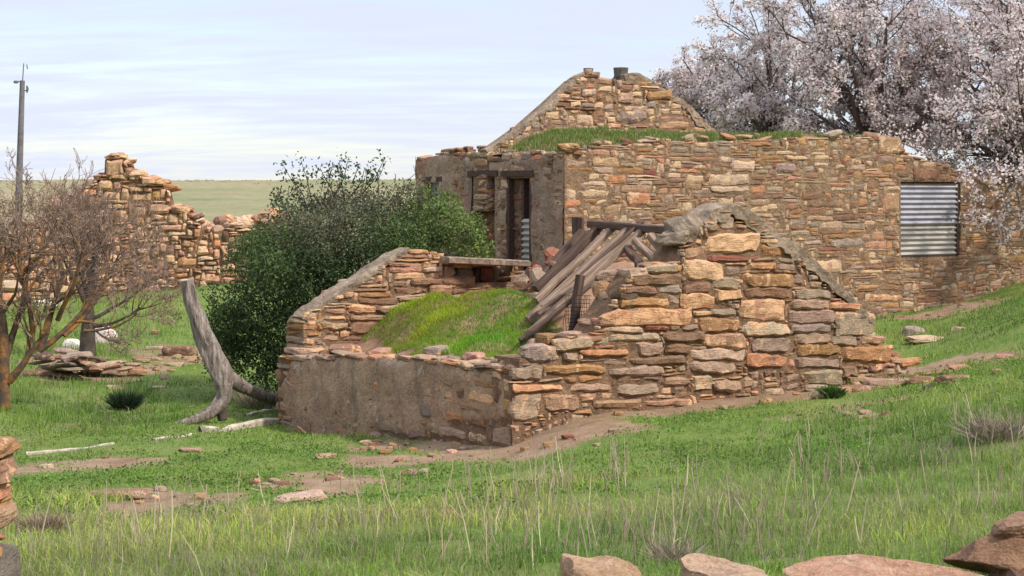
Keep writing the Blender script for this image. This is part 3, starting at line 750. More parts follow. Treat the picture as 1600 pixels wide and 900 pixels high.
# ------------------------------------------------------------------ fallen rafters
RB = 'fallen rafters of the cellar roof'
def beam_thing(label, a, b, w, h, mat, seed, group=RB, name='roof_rafter', cat='beam', sag=0.0):
    mb = MB(); a = np.array(a); b = np.array(b)
    beam_between(mb, a, b, w, h, seed, sag=sag)
    o = mb.build(name, M[{'old_wood': 'beam_wood', 'dark_wood': 'beam_dark'}.get(mat, mat)], loc=b)
    qt = Vector(a - b).to_track_quat('X', 'Z'); o.data.transform(qt.to_matrix().to_4x4().inverted()); o.rotation_euler = qt.to_euler()
    return tag(o, label, cat, group)
beam_thing('longest and lowest grey rafter, sloping down to the black netting', at_q(1014,350,1.29), at_q(829,520,1.29), .075, .075, 'old_wood', 1)
beam_thing('second grey rafter, just above the longest lowest one', at_q(990,349,1.55), at_q(824,500,1.5), .075, .075, 'old_wood', 2)
beam_thing('third grey rafter, buried at the foot in rubble beside the mound', at_q(966,350,1.85), at_q(836,470,1.8), .075, .075, 'old_wood', 3)
beam_thing('dark brown rafter behind the three grey ones', at_q(938,352,2.15), at_q(838,452,2.1), .09, .09, 'dark_wood', 4)
beam_thing('short dark rafter, rearmost of the sloping row', at_q(912,362,2.6), at_q(846,432,2.5), .09, .09, 'dark_wood', 5)
beam_thing('thin pale lath lying across the sloping grey rafters', at_q(978,372,1.4), at_q(842,492,1.38), .05, .04, 'old_wood', 6)
beam_thing('dark ridge pole running into the near gable below its cement cap', at_q(1072,362,.5), at_q(922,350,2.3), .085, .085, 'dark_wood', 7)
beam_thing('rafter sloping right from the ridge pole, nearest the cement cap', at_q(1016,368,1.0), at_q(1056,412,.62), .10, .08, 'old_wood', 8)
beam_thing('rafter sloping right from the ridge pole, in the middle of three', at_q(996,376,1.15), at_q(1036,422,.62), .10, .08, 'old_wood', 9)
beam_thing('rafter sloping right from the ridge pole, leftmost of three', at_q(980,388,1.25), at_q(1008,424,.62), .09, .08, 'dark_wood', 10)
beam_thing('grey plank leaning on the broken slope of the near gable', at_q(988,424,.25), at_q(942,496,.22), .10, .07, 'coping_grey', 11, name='leaning_plank')
beam_thing('dark upright strip added for the shaded gap under the rafters', at_q(908,430,.95), at_q(888,560,.95),   .085, .08, 'dark_wood', 12, name='gap_shade_strip', cat='shade strip', group=None)  # dark timber strip added to stand in for the shaded void behind the mesh
beam_thing('thin broken slat lying steeply over the upper grey rafters', at_q(1004,346,1.35), at_q(905,432,1.42), .055, .035, 'dark_wood', 21)
beam_thing('short pale slat across the feet of the grey rafters', at_q(905,440,1.2), at_q(846,478,1.34), .06, .035, 'old_wood', 22)
beam_thing('thin dark slat between the mound and the lowest grey rafter', at_q(930,440,1.05), at_q(812,532,1.1), .05, .04, 'dark_wood', 23)
# weathered upright board leaning at the house corner
beam_thing('dark weathered board standing against the house corner', plane_q(5.7).w(*[np.array(v) for v in plane_q(5.7).sz(905,340)]), plane_q(5.7).w(*[np.array(v) for v in plane_q(5.7).sz(900,440)]), .24, .05, 'dark_wood', 13, name='upright_board', cat='board', group=None)

def tube(mb, pts, rad, k=5, col=(.2, .2, .2, 0)):
    pts = np.asarray(pts, float); n = len(pts); rad = np.broadcast_to(np.asarray(rad, float), (n,))
    T = np.gradient(pts, axis=0); T /= np.linalg.norm(T, axis=1, keepdims=True) + 1e-9
    ref = np.array([.31, .87, .38]) if abs(T[0] @ np.array([.31, .87, .38])) < .9 else np.array([1., 0, 0])
    S = np.cross(T, ref); S /= np.linalg.norm(S, axis=1, keepdims=True) + 1e-9; U = np.cross(T, S)
    a = np.arange(k) * 2 * math.pi / k
    V = pts[:, None] + rad[:, None, None] * (np.cos(a)[None, :, None] * S[:, None] + np.sin(a)[None, :, None] * U[:, None])
    idx = np.arange(n * k).reshape(n, k); nx = np.roll(idx, -1, 1)
    q = np.stack([idx[:-1], nx[:-1], nx[1:], idx[1:]], -1).reshape(-1, 4)
    mb.add(V.reshape(-1, 3), q, None, col)

# wire netting hung in the hole
mb = MB()
pn = plane_q(.80)
x0, y0, x1, y1 = 884, 462, 922, 528
for i in range(12):
    k = i / 11
    for (xa, ya, xb, yb) in ((x0 + (x1 - x0) * k, y0, x0 + (x1 - x0) * k - 4, y1), (x0, y0 + (y1 - y0) * k, x1, y0 + (y1 - y0) * k)):
        pts = [pn.w(*[np.array(v) for v in pn.sz(xa + (xb - xa) * t, ya + (yb - ya) * t)], .02 * math.sin(t * 7 + i)) for t in np.linspace(0, 1, 6)]
        tube(mb, pts, .0032, 3)
tag(mb.build('wire_netting', M['black_wire'], loc=pn.w(*[np.array(v) for v in pn.sz(900, 528)])), 'black wire netting hanging upright by the dark strip under the rafters', 'netting', 'wire netting in the cellar hole')
mb = MB(); pn = plane_q(.62)
for i in range(16):
    k = i / 15
    for (xa, ya, xb, yb) in ((818 + 62 * k, 520, 812 + 66 * k, 541), (816, 518 + 24 * k, 882, 514 + 22 * k)):
        pts = [pn.w(*[np.array(v) for v in pn.sz(xa + (xb - xa) * t, ya + (yb - ya) * t)], .05 * math.sin(t * 5 + i * .4)) for t in np.linspace(0, 1, 7)]
        tube(mb, pts, .0032, 3)
tag(mb.build('wire_netting', M['black_wire'], loc=pn.w(*[np.array(v) for v in pn.sz(850, 541)])), 'crumpled black wire netting lying behind the low end of the gable', 'netting', 'wire netting in the cellar hole')

# rubble between the rafters and the house corner
rg = np.random.default_rng(3)
RUB = 'rubble stones behind the cellar mound'
for i in range(46):
    px = rg.uniform(800, 900); q = rg.uniform(2.4, 4.4)
    py = np.interp(px, [800, 830, 860, 900], [470, 450, 425, 405]) + rg.uniform(-14, 34)
    d = rg.uniform(.10, .26)
    p = at_q(px, py, q)
    lone_rock('rubble_stone', 'small angular stone in the rubble heap between rafters and house corner', 'stone', p, (d * 1.5, d, d * .6), pick(rg, {'brown': 3, 'tan': 2, 'grey': 1, 'pale': 1, 'dark': 1, 'red': 1}), 300 + i, rg.uniform(0, 3), rg.normal(0, .3, 2), n=3, group=RUB, mat='stone')
def rubble_bank():
    n = 26; P, Q = np.meshgrid(np.linspace(1.9, 5.0, n), np.linspace(1.9, 5.9, n)); P = P.ravel(); Q = Q.ravel()
    z = np.interp(P, [1.9, 2.4, 3.2, 4.0, 5.0], [.6, 1.02, 1.2, 1.32, 1.4]) - np.clip((2.6 - Q) / .7, 0, 1) * 1.1
    z = z + .09 * fbm(np.stack([P, Q, P * 0], -1) * 2.2, 66, 3)
    XY = C0 + P[:, None] * R_ + Q[:, None] * D_; idx = np.arange(n * n).reshape(n, n)
    q = np.stack([idx[:-1, :-1], idx[:-1, 1:], idx[1:, 1:], idx[1:, :-1]], -1).reshape(-1, 4)
    mb = MB(); mb.add(np.column_stack([XY, z]), q, None, (.2, .2, .2, 0))
    o = mb.build('rubble_bank', M['dirt'], smooth=True); o['kind'] = 'structure'
rubble_bank()

# ================================================================== THE HOUSE
QH, PH = 6.0, 4.75
hs = thing('stone_house', 'roofless stone cottage with a gable and a corrugated iron window', 'house', (*(C0 + PH * R_ + QH * D_), 0.0))
plH = plane_q(QH)
topH = [(883,236),(940,228),(1000,222),(1100,221),(1200,216),(1300,214),(1352,212),(1380,220),(1420,240),(1470,256),(1500,268),(1560,276),(1640,284),(1720,290)]
botH = [(883,540),(1100,530),(1300,515),(1400,505),(1500,492),(1600,475),(1720,470)]
W_H = {'tan': 2.6, 'grey': 2.4, 'greytan': 2.6, 'ochre': 2.2, 'brown': 3.8, 'orange': .8, 'pale': .7, 'pink': .5, 'red': .6, 'slate': 1, 'cream': .12}
HH = [(1143,250,1180,270,'pale',.5),(1108,270,1140,289,'pale',.5),(1141,271,1170,289,'pale',.5),(1108,290,1170,302,'pale',.1),(1275,405,1317,425,'pink',.8),(1210,253,1240,270,'slate',0),
      (885,296,898,313,'pale',.2),(980,300,1015,322,'orange',.5),(1350,458,1410,472,'orange',.6),(1298,371,1347,387,'slate',.0),(1226,244,1262,250,'pink',.7),(1380,300,1405,330,'tan',.2),
      (1372,213,1408,240,'tan',.3),(1375,228,1410,238,'pink',.8),(1428,262,1466,283,'brown',0)]
hR, tH, bH, oH = stone_wall('front_wall', hs, plH, topH, botH, .42, (M['stone_house'], M['mortar_pale']), W_H, 21, cw=.075, ch=.034, wr=(3, 8), hr=(1, 1, 2, 2, 2, 3, 3, 4), hand=HH,
                        openings_px=[(1406,284,1501,404)], prot=(.002, .014), res=.065, gap=.007, bulge=.007, mud=(.002, .006), pale=.22, loose=46, loose_size=.17)
hR['label'] = 'long sunlit wall of thin coursed sandstone'
# corrugated window
def corrugated(name, parent, pl, x0, y0, x1, y1, mat, depth, pitch, amp, wob=0):
    a = pl.sz(x0, y1); b = pl.sz(x1, y0); n = int((b[1] - a[1]) / pitch * 8); m = 10
    Z = np.linspace(a[1], b[1], n + 1); S = np.linspace(a[0], b[0], m + 1); SS, ZZ = np.meshgrid(S, Z)
    d = depth + amp * np.sin(ZZ / pitch * 2 * math.pi) + wob * np.sin(SS * 5 + 1) * (ZZ - a[1])
    idx = np.arange(SS.size).reshape(SS.shape); q = np.stack([idx[:-1, :-1], idx[:-1, 1:], idx[1:, 1:], idx[1:, :-1]], -1).reshape(-1, 4)
    V = pl.w(SS.ravel(), ZZ.ravel(), d.ravel()); V2 = pl.w(SS.ravel(), ZZ.ravel(), d.ravel() - .004)
    mb = MB(); mb.add(V, q, None, (.4, .4, .4, 0)); mb.add(V2, q[:, ::-1], None, (.4, .4, .4, 0))
    return mb.build(name, mat, parent, smooth=True)
win = MB()
o0 = oH[0]
fr = lambda V: plH.w(V[:, 0], V[:, 2], V[:, 1])
for (lo, hi) in (((o0[0], -.12, o0[1]), (o0[0] + .045, -.03, o0[3])), ((o0[2] - .045, -.12, o0[1]), (o0[2], -.03, o0[3])), ((o0[0] + .046, -.12, o0[3] - .05), (o0[2] - .046, -.03, o0[3])), ((o0[0] + .046, -.12, o0[1]), (o0[2] - .046, -.03, o0[1] + .03))):
    win.box(lo, hi, fr)
wo = win.build('window', M['dark_wood'], hs)
corrugated('corrugated_sheet', wo, plH, 1409, 289, 1498, 352, M['zinc'], -.042, .082, .021)
corrugated('corrugated_sheet', wo, plH, 1409, 346, 1498, 401, M['zinc_warm'], -.062, .082, .021)
# the stone quoin strip along the straight joint
# shaded side wall with door and windows
plS = plane_p(PH)
topS = [(882,236),(850,238),(800,241),(770,246),(745,240),(715,236),(690,240),(665,244),(650,250)]
botS = [(882,560),(650,560)]
opS = [(668,284,690,330),(737,276,776,450),(792,276,832,450)]
hS, tS, bS, oS = stone_wall('side_wall', hs, plS, topS, botS, .42, (M['stone_house'], M['mortar_pale']), W_SH, 31, cw=.09, ch=.05, wr=(2, 6), hr=(1, 2, 2, 3, 3), openings_px=opS,
                        prot=(.0, .02), res=.08, gap=.014, bulge=.012, loose=30, loose_size=.15)
hS['label'] = 'shaded side wall with patchy render and door openings'
plaster_sheet('render_coat', hS, plS, tS, bS, oS, M['plaster_house'], 33, res=.05, base=.024, amp=.028)
for (x0, y0, x1, y1) in ((734,266,780,276),(786,266,836,276),(664,276,694,284)):
    mb = MB(); p1 = plS.sz(x0, y1); p2 = plS.sz(x1, y0)
    mb.box((min(p1[0], p2[0]), -.30, p1[1]), (max(p1[0], p2[0]), .045, p2[1]), lambda V: plS.w(V[:, 0], V[:, 2], V[:, 1]))
    mb.build('lintel', M['dark_wood'], hS)
# infill of the middle opening: red stone and old plaster
def infill(name, op, pl, depth, weights, seed, ch=.045):
    rg = np.random.default_rng(seed); a, b, c, d = op; mb = MB()
    core = MB(); core.box((a, depth - .12, b), (c, depth, d), lambda V: pl.w(V[:, 0], V[:, 2], V[:, 1]), (.1, .06, .04, 0))
    ip = Plane(pl.O + pl.n * depth, pl.r, pl.n)
    for c4 in pack(rg, a, c, b, d, .06, ch, lambda S, Z: np.ones_like(S, bool), lambda S, Z: np.zeros_like(S, bool), (2, 4), (1, 2, 2, 3)):
        stone_patch(mb, ip, c4, rg, pcol(pick(rg, weights), rg, .2), -.2, rg.uniform(0, .02), .07, .014, bulge=.01)
    o = mb.build(name, M['stone_house'], hS); core.build('wall_core', M['mortar'], o); return o
infill('blocked_doorway', oS[1], plS, -.12, {'red': 4, 'brown': 2, 'slate': 1.5, 'dark': 1}, 3)
# doorway: recessed, jamb of bricks on the left half, corrugated sheet low on the right half
a, b, c, d = oS[2]
mid = plS.sz(812, 300)[0]
o = infill('doorway_infill', (mid, b, c, d), plS, -.09, {'red': 3, 'brown': 3, 'dark': 2}, 5)
mb = MB(); mb.box((a + .002, -.2, b), (mid - .002, -.16, d - .002), lambda V: plS.w(V[:, 0], V[:, 2], V[:, 1])); dr = mb.build('door', M['dark_wood'], hs)
mb = MB()
for (lo, hi) in (((a + .003, -.3, b), (a + .07, .01, d - .01)), ((c - .07, -.3, b), (c - .003, .01, d - .01)), ((mid - .03, -.16, b), (mid + .03, -.05, d - .012))):
    mb.box(lo, hi, lambda V: plS.w(V[:, 0], V[:, 2], V[:, 1]))
mb.build('door_frame', M['dark_wood'], dr)
corrugated('corrugated_sheet', dr, plS, 831, 342, 813, 416, M['zinc_warm'], -.035, .085, .02)
a, b, c, d = oS[0]
mb = MB(); mb.box((a + .002, -.1, b), (c - .002, -.07, d), lambda V: plS.w(V[:, 0], V[:, 2], V[:, 1])); sw = mb.build('window', M['zinc'], hs)
# house gable
plG = plane_q(7.92)
topG = [(762,238),(800,212),(830,190),(870,155),(905,122),(925,114),(942,120),(968,124),(985,115),(1004,116),(1030,135),(1060,155),(1085,172),(1100,190),(1115,204),(1150,232)]
botG = [(762,330),(1150,330)]
HG = [(968,172,1012,192,'slate',.2),(890,158,907,168,'cream',.6),(907,168,930,172,'brown',0),(908,138,930,152,'pale',.3),(915,100 + 6,926,118,'tan',.2),(1010,140,1050,155,'ochre',0),(965,143,990,160,'greytan',.2)]
gH, tG, bG, _ = stone_wall('gable_wall', hs, plG, topG, botG, .4, (M['stone_house'], M['mortar_pale']), dict(W_H, cream=1.0, orange=2, pink=1.5), 41, cw=.075, ch=.038, wr=(3, 8), hr=(2, 2, 3, 3, 4), hand=HG,
                   prot=(.004, .026), res=.065, gap=.009, bulge=.011, mud=(.005, .009), pale=.5, end_lo=True, loose=10, loose_size=.16)
coping('gable_coping', gH, plG, [(760,236),(800,208),(830,187),(870,152),(905,118),(925,110),(938,114)], .07, .012, .2, M['coping'], 19, n=110, wob=.02)
coping('gable_coping', gH, plG, [(975,116),(995,113),(1010,118),(1035,136),(1065,155),(1090,176),(1118,206),(1152,232)], .13, .012, .3, M['coping'], 23, n=100, wob=.02)
for (px, py, r, h, sd) in ((930, 118, .075, .15, 1), (981, 117, .115, .15, 2)):
    s, z = plG.sz(px, py); base = plG.w(np.array(s), np.array(z - .03), -.18)
    mb = MB(); k = 12
    for r_in, sgn in ((r, 1), (r * .75, -1)):
        a_ = np.arange(k) * 2 * math.pi / k
        rings = [np.column_stack([np.cos(a_) * r_in * f, np.sin(a_) * r_in * f, np.full(k, hh)]) for f, hh in ((.9, 0), (.95, h * .5), (1.02, h))]
        V = np.vstack(rings) + base; Q = []
        for i in range(2):
            for j in range(k):
                qd = [i * k + j, i * k + (j + 1) % k, (i + 1) * k + (j + 1) % k, (i + 1) * k + j]; Q.append(qd if sgn > 0 else qd[::-1])
        mb.add(V, Q, None, (.2, .2, .2, 0))
    V = np.vstack([np.column_stack([np.cos(a_) * r * 1.02, np.sin(a_) * r * 1.02, np.full(k, h)]), np.column_stack([np.cos(a_) * r * .75 * 1.02, np.sin(a_) * r * .75 * 1.02, np.full(k, h)])]) + base
    mb.add(V, [[j, (j + 1) % k, k + (j + 1) % k, k + j] for j in range(k)], None, (.2, .2, .2, 0))
    mb.build('chimney_pot', M['pot'], gH)
# earth covered flat roof of the front rooms and plain rear walls
def roof_h(P, Q):
    z = lerp_line(tH, np.clip(P, 4.8, 14.5)) - .03
    t = np.clip((Q - 6.03) / 1.5, 0, 1)
    z = z + .07 * np.sin(t * math.pi * .6) * np.clip((P - 4.75) / .5, 0, 1)
    z += .17 * np.clip((P - 4.9) / .8, 0, 1) * np.clip((8.2 - P) / 1.5, 0, 1) * t
    return z + .04 * fbm(np.stack([P, Q, P * 0], -1) * 2, 88, 3) * np.clip(t * 4, 0, 1)
n = 70; P, Q = np.meshgrid(np.linspace(4.80, 14.6, n * 2), np.linspace(6.03, 7.92, n // 2)); sh = P.shape; P = P.ravel(); Q = Q.ravel()
idx = np.arange(P.size).reshape(sh); q = np.stack([idx[:-1, :-1], idx[:-1, 1:], idx[1:, 1:], idx[1:, :-1]], -1).reshape(-1, 4)
XY = C0 + P[:, None] * R_ + Q[:, None] * D_
mb = MB(); mb.add(np.column_stack([XY, roof_h(P, Q)]), q, None, (.2, .2, .2, 0))
rf = mb.build('earth_roof', M['dirt'], hs, smooth=True)
mb = MB(); mb.box((4.85, 6.42, 2.62), (10.5, 7.9, 2.78), lambda V: np.column_stack([C0 + V[:, :1] * R_ + V[:, 1:2] * D_, V[:, 2]])); mb.build('roof_boards', M['dark_wood'], rf)
stone_wall('rear_wall', hs, plane_q(9.7), None, None, .4, (M['stone_house'], M['mortar_pale']), W_H, 71, cw=.12, ch=.07, wr=(3, 6), hr=(2, 2, 3), res=.15, sz_top=[(5.2, 2.9), (7, 2.95), (10.6, 2.6)], sz_bot=[(5.2, -.2), (10.6, .2)])
plE = Plane(C0 + 10.9 * R_, D_, R_)
stone_wall('end_wall', hs, plE, None, None, .4, (M['stone_house'], M['mortar_pale']), W_H, 72, cw=.12, ch=.07, wr=(3, 6), hr=(2, 2, 3), res=.15, sz_top=[(6.44, 2.95), (8, 3.0), (10.0, 2.7)], sz_bot=[(6.44, .3), (10.0, .3)])

# ================================================================== RUINED WALL FAR LEFT
plW = Plane((0.0, 41.0), (math.cos(.10), math.sin(.10)), (math.sin(.10), -math.cos(.10)))
topW = [(-30,410),(20,372),(70,330),(120,300),(158,280),(163,272),(164,248),(172,243),(192,245),(203,262),(212,276),(224,280),(244,282),(250,292),(264,298),(270,322),(290,332),(296,340),(312,348),(314,364),(338,360),(372,352),(392,356)]
botW = [(-30,470),(400,455)]
W_W = {'tan': 3, 'ochre': 1.6, 'orange': 2.6, 'pink': 1.6, 'cream': 1.4, 'pale': 1.4, 'brown': 2.2, 'greytan': 1.2, 'dark': .8}
rw = thing('ruined_wall', 'crumbling orange stone wall stepping down to the right behind the bare tree', 'ruin', (*plW.w(np.array(-8.), np.array(0.)).tolist()[:2], 0))
rwo, tW, bW, _ = stone_wall('wall_face', rw, plW, topW, botW, .6, (M['stone_far'], M['mortar']), W_W, 61, cw=.085, ch=.06, wr=(2, 6), hr=(1, 1, 2, 2, 3, 4), prot=(.01, .07), res=.09, gap=.016, bulge=.025, mud=(.0, .018), pale=.6, bright=1.25, loose=75, loose_size=.26,
                            hand=[(166,250,194,276,'tan',.3),(196,262,208,278,'brown',0),(220,276,243,290,'tan',.2)])
rg = np.random.default_rng(5)
for i in range(34):
    px = rg.uniform(300, 440); g = at(px, np.interp(px, [300, 440], [368, 348]) + rg.uniform(-8, 22), 46.0)
    d = rg.uniform(.25, .6)
    lone_rock('rubble_stone', 'pale stone in the tumbled row behind the ruined wall and bush', 'stone', g, (d * 1.3, d, d * .6), pick(rg, W_W), 700 + i, rg.uniform(0, 3), rg.normal(0, .2, 2), n=3, group='tumbled stones behind the bush', mat='stone_far')

# ================================================================== POLE
g = np.array(at(27, 330, 62.)); pb = np.array([g[0], g[1], float(Hn(g[0], g[1])[0])])
po = thing('utility_pole', 'tall grey pole with a small lamp rising behind the bare tree', 'pole', pb)
mb = MB(); tp_ = at(35, 126, 62.); tube(mb, [pb - [0, 0, .3], pb + (tp_ - pb) * .5, tp_], [.13, .11, .085], 10); mb.build('shaft', M['pole'], po, smooth=True)
mb = MB(); tube(mb, [tp_ - [0, 0, .1], at(37, 99, 62.)], .02, 5); tube(mb, [at(42, 101, 62.), at(43, 108, 62.)], .02, 5); mb.build('spike', M['pole'], po)
mb = MB(); tube(mb, [tp_, at(27, 128, 62.)], .018, 5); V, Q = rock_mesh((.17, .14, .11), 5, 4, 2.5, 0, 0); mb.add(V + at(25, 128, 62.), Q); mb.build('lamp', M['pole'], po)
mb = MB(); tube(mb, [at(34, 143, 62.), at(42, 141, 62.)], .018, 5); tube(mb, [at(42, 134, 62.), at(43, 139, 62.), at(42, 145, 62.)], [.03, .05, .03], 6); mb.build('bracket', M['pole'], po)

# ================================================================== TREES AND BUSHES
def grow(rg, start, dirn, length, r0, level, maxl, out, bend=.25, up=.12, kids=(4, 6), ratio=.62, spread=.75, r_end=.35, tmin=.25):
    nseg = max(3, int(5 - level * .5)); d = np.array(dirn, float); d /= np.linalg.norm(d); p = np.array(start, float)
    pts = [p.copy()]; dirs = [d.copy()]
    for i in range(nseg):
        d = d + rg.normal(0, bend, 3) * (.5 if level == 0 else 1) / 1.6 + np.array([0, 0, up]); d /= np.linalg.norm(d)
        p = p + d * length / nseg; pts.append(p.copy()); dirs.append(d.copy())
    pts = np.array(pts); rad = r0 * np.linspace(1, r_end, len(pts))
    out.append((level, pts, rad))
    if level >= maxl: return
    for kk in range(int(rg.integers(kids[0], kids[1] + 1))):
        t = (rg.uniform(tmin, 1.0) if kk > 1 else rg.uniform(.9, 1.0)) * nseg; i = min(int(t), nseg - 1); f = t - i
        q = pts[i] * (1 - f) + pts[i + 1] * f; rr = (rad[i] * (1 - f) + rad[i + 1] * f) * .72
        v = rg.normal(size=3); v -= v @ dirs[i] * dirs[i]; v /= np.linalg.norm(v) + 1e-9
        nd = dirs[i] * rg.uniform(.6, 1.0) + v * spread * rg.uniform(.6, 1.3)
        grow(rg, q, nd, length * ratio * rg.uniform(.7, 1.2), rr, level + 1, maxl, out, bend, up, kids, ratio, spread, r_end, tmin)

def leaves(mb, pts, size, cols, rg, aspect=.55, orient=None, bendy=True):
    n = len(pts); pts = np.asarray(pts)
    a = rg.normal(size=(n, 3)); a /= np.linalg.norm(a, axis=1, keepdims=True)
    b = rg.normal(size=(n, 3)); b -= (a * b).sum(1, keepdims=True) * a; b /= np.linalg.norm(b, axis=1, keepdims=True)
    s = np.asarray(size) * rg.uniform(.6, 1.35, n); s = s[:, None]
    V = np.stack([pts - a * s * .5, pts + b * s * aspect * .5, pts + a * s * .5, pts - b * s * aspect * .5], 1).reshape(-1, 3)
    q = np.arange(n * 4).reshape(n, 4)
    mb.add(V, q, None, np.repeat(cols, 4, axis=0))

# --- bare tree with lichen limbs
def bare_tree(label, base, limbs, seed, mat_trunk, maxl, r0, tw_kids=(4, 6), ratio=.62, spread=.7, group=None, trunk_pts=None, trunk_r=None):
    rg = np.random.default_rng(seed)
    root = thing('bare_tree', label, 'tree', base, group)
    mt = MB(); tube(mt, trunk_pts, trunk_r, 9)
    ml = MB(); mw = MB(); mk = MB()
    for (st, dr, ln, r) in limbs:
        out = []; grow(rg, st, dr, ln, r, 0, maxl, out, .34, .10, tw_kids, ratio, spread, .4, .2)
        for (lv, pts, rad) in out:
            if lv == 0: tube(mt, pts, rad, 7)
            elif lv == 1: tube(ml, pts, np.maximum(rad, .007), 5)
            else: tube(mw, pts, np.maximum(rad, .0035), 3)
            if lv >= maxl - 1:
                k = rg.integers(0, 3)
                for _ in range(k):
                    mk.v.append(pts[rg.integers(1, len(pts))][None] + rg.normal(0, .01, 3)); 
    mt.build('trunk', mat_trunk, root, smooth=True); ml.build('branches', mat_trunk, root, smooth=True); mw.build('twigs', M['twig'], root)
    if mk.v:
        P_ = np.vstack(mk.v); mb = MB(); c = np.array([.21, .15, .135])[None] * rg.uniform(.7, 1.5, (len(P_), 1))
        leaves(mb, P_, np.full(len(P_), .024), c, rg); mb.build('buds', M['petal'], root)
    return root
b = G(6, 640); Dt = b[1]
T = lambda px, py, dd=0: at(px, py, Dt + dd)
bare_tree('leafless twiggy tree with orange lichen on its limbs at the picture edge', b,
  [(T(14,596), T(70,545) - T(14,596), .7, .055), (T(60,548), T(100,470) - T(60,548), 1.0, .05), (T(62,548), T(140,515) - T(62,548), .95, .042), (T(8,560), T(48,430,.3) - T(8,560), 1.15, .05),
   (T(6,540), T(20,420,-.2) - T(6,540), 1.0, .05), (T(4,555), T(-40,430) - T(4,555), 1.0, .05), (T(52,520), T(62,400,.2) - T(52,520), 1.05, .036), (T(100,525), T(175,470,.3) - T(100,525), 1.0, .03),
   (T(90,500), T(120,380,-.2) - T(90,500), 1.0, .034), (T(46,480), T(36,370) - T(46,480), 1.0, .03), (T(130,517), T(200,520,.2) - T(130,517), .7, .022)],
  5, M['lichen_bark'], 4, .1, (4, 5), .60, .62, trunk_pts=[b - [0, 0, .15], T(6,620), T(6,580), T(6,535), T(4, 500)], trunk_r=[.085, .075, .072, .065, .05])
b2 = G(137, 556); D2 = b2[1]
T2 = lambda px, py, dd=0: at(px, py, D2 + dd)
bare_tree('slender bare tree between the white rocks with brown twigs before the ruined wall', b2,
  [(T2(138,470), T2(150,380) - T2(138,470), 0.9, .055), (T2(138,480), T2(200,400,.3) - T2(138,480), 0.85, .05), (T2(138,480), T2(95,390,-.3) - T2(138,480), 0.9, .05), (T2(139,500), T2(220,470,.2) - T2(139,500), .95, .035), (T2(138,460), T2(175,350,-.3) - T2(138,460), 0.9, .045),
   (T2(139,510), T2(215,520,-.2) - T2(139,510), .9, .03), (T2(137,470), T2(110,340,.2) - T2(137,470), 1.0, .045)],
  9, M['bark_dark'], 4, .08, (3, 5), .60, .68, trunk_pts=[b2 - [0, 0, .1], T2(137,530), T2(138,500), T2(138,455)], trunk_r=[.15, .12, .10, .07])

# --- dead grey trunk
gb = G(300, 664); Dd = gb[1] + .2
T3 = lambda px, py, dd=0: at(px, py, Dd + dd)
dl = thing('dead_trunk', 'twisted bleached grey dead trunk propped on its roots left of the cellar', 'dead tree', T3(345, 655))
def gnarly(mb, ctrl, rad, k=14, n=40, seed=0, amp=.12):
    ctrl = np.array(ctrl); t = np.linspace(0, len(ctrl) - 1, n); i = np.arange(len(ctrl))
    pts = np.stack([np.interp(t, i, ctrl[:, j]) for j in range(3)], -1)
    for _ in range(4): pts[1:-1] = (pts[:-2] + 2 * pts[1:-1] + pts[2:]) / 4
    r = np.interp(t, i, rad)
    n0 = mb.n; tube(mb, pts, r, k)
    V = mb.v[-1]; ax = np.repeat(pts, k, axis=0); ang = np.tile(np.arange(k), n) / k * 2 * math.pi; ll = np.repeat(t, k)
    p = np.stack([np.cos(ang + ll * .5) * 2.2, np.sin(ang + ll * .5) * 2.2, ll * .7], -1)
    f = 1 + amp * fbm(p, seed, 3) + .07 * np.sin(ang * 5 + ll * 1.2) + .05 * np.sin(ang * 9 - ll * .8)
    mb.v[-1] = ax + (V - ax) * f[:, None]
    for (ring, fl) in ((0, 1), (n - 1, 0)):
        c = mb.n; base = n0 + ring * k
        mb.add(pts[ring][None] , None, None, (.2, .2, .2, 0))
        tr = [[base + (j + 1) % k, base + j, c] if fl else [base + j, base + (j + 1) % k, c] for j in range(k)]
        mb.t.append(np.array(tr))
mb = MB()
gnarly(mb, [T3(292,438), T3(299,470), T3(314,515), T3(330,550), T3(344,582), T3(350,606)], [.07, .085, .098, .115, .122, .095], 30, 70, 3, .16)
mb.build('trunk', M['grey_wood'], dl, smooth=True)
mb = MB(); gnarly(mb, [T3(350,598), T3(349,622), T3(330,645,-.1), T3(300,657,-.2), T3(258,668,-.3)], [.10, .09, .07, .05, .022], 12, 40, 5); mb.build('root', M['grey_wood'], dl, smooth=True)
mb = MB(); gnarly(mb, [T3(349,612), T3(346,632), T3(348,657)], [.075, .06, .055], 10, 14, 8); mb.build('root', M['bark_dark'], dl, smooth=True)
mb = MB(); gnarly(mb, [T3(346,585), T3(362,595,.2), T3(390,610,.6), T3(418,622,1.0), T3(445,632,1.4)], [.11, .085, .068, .064, .06], 12, 30, 11); mb.build('limb', M['grey_wood'], dl, smooth=True)

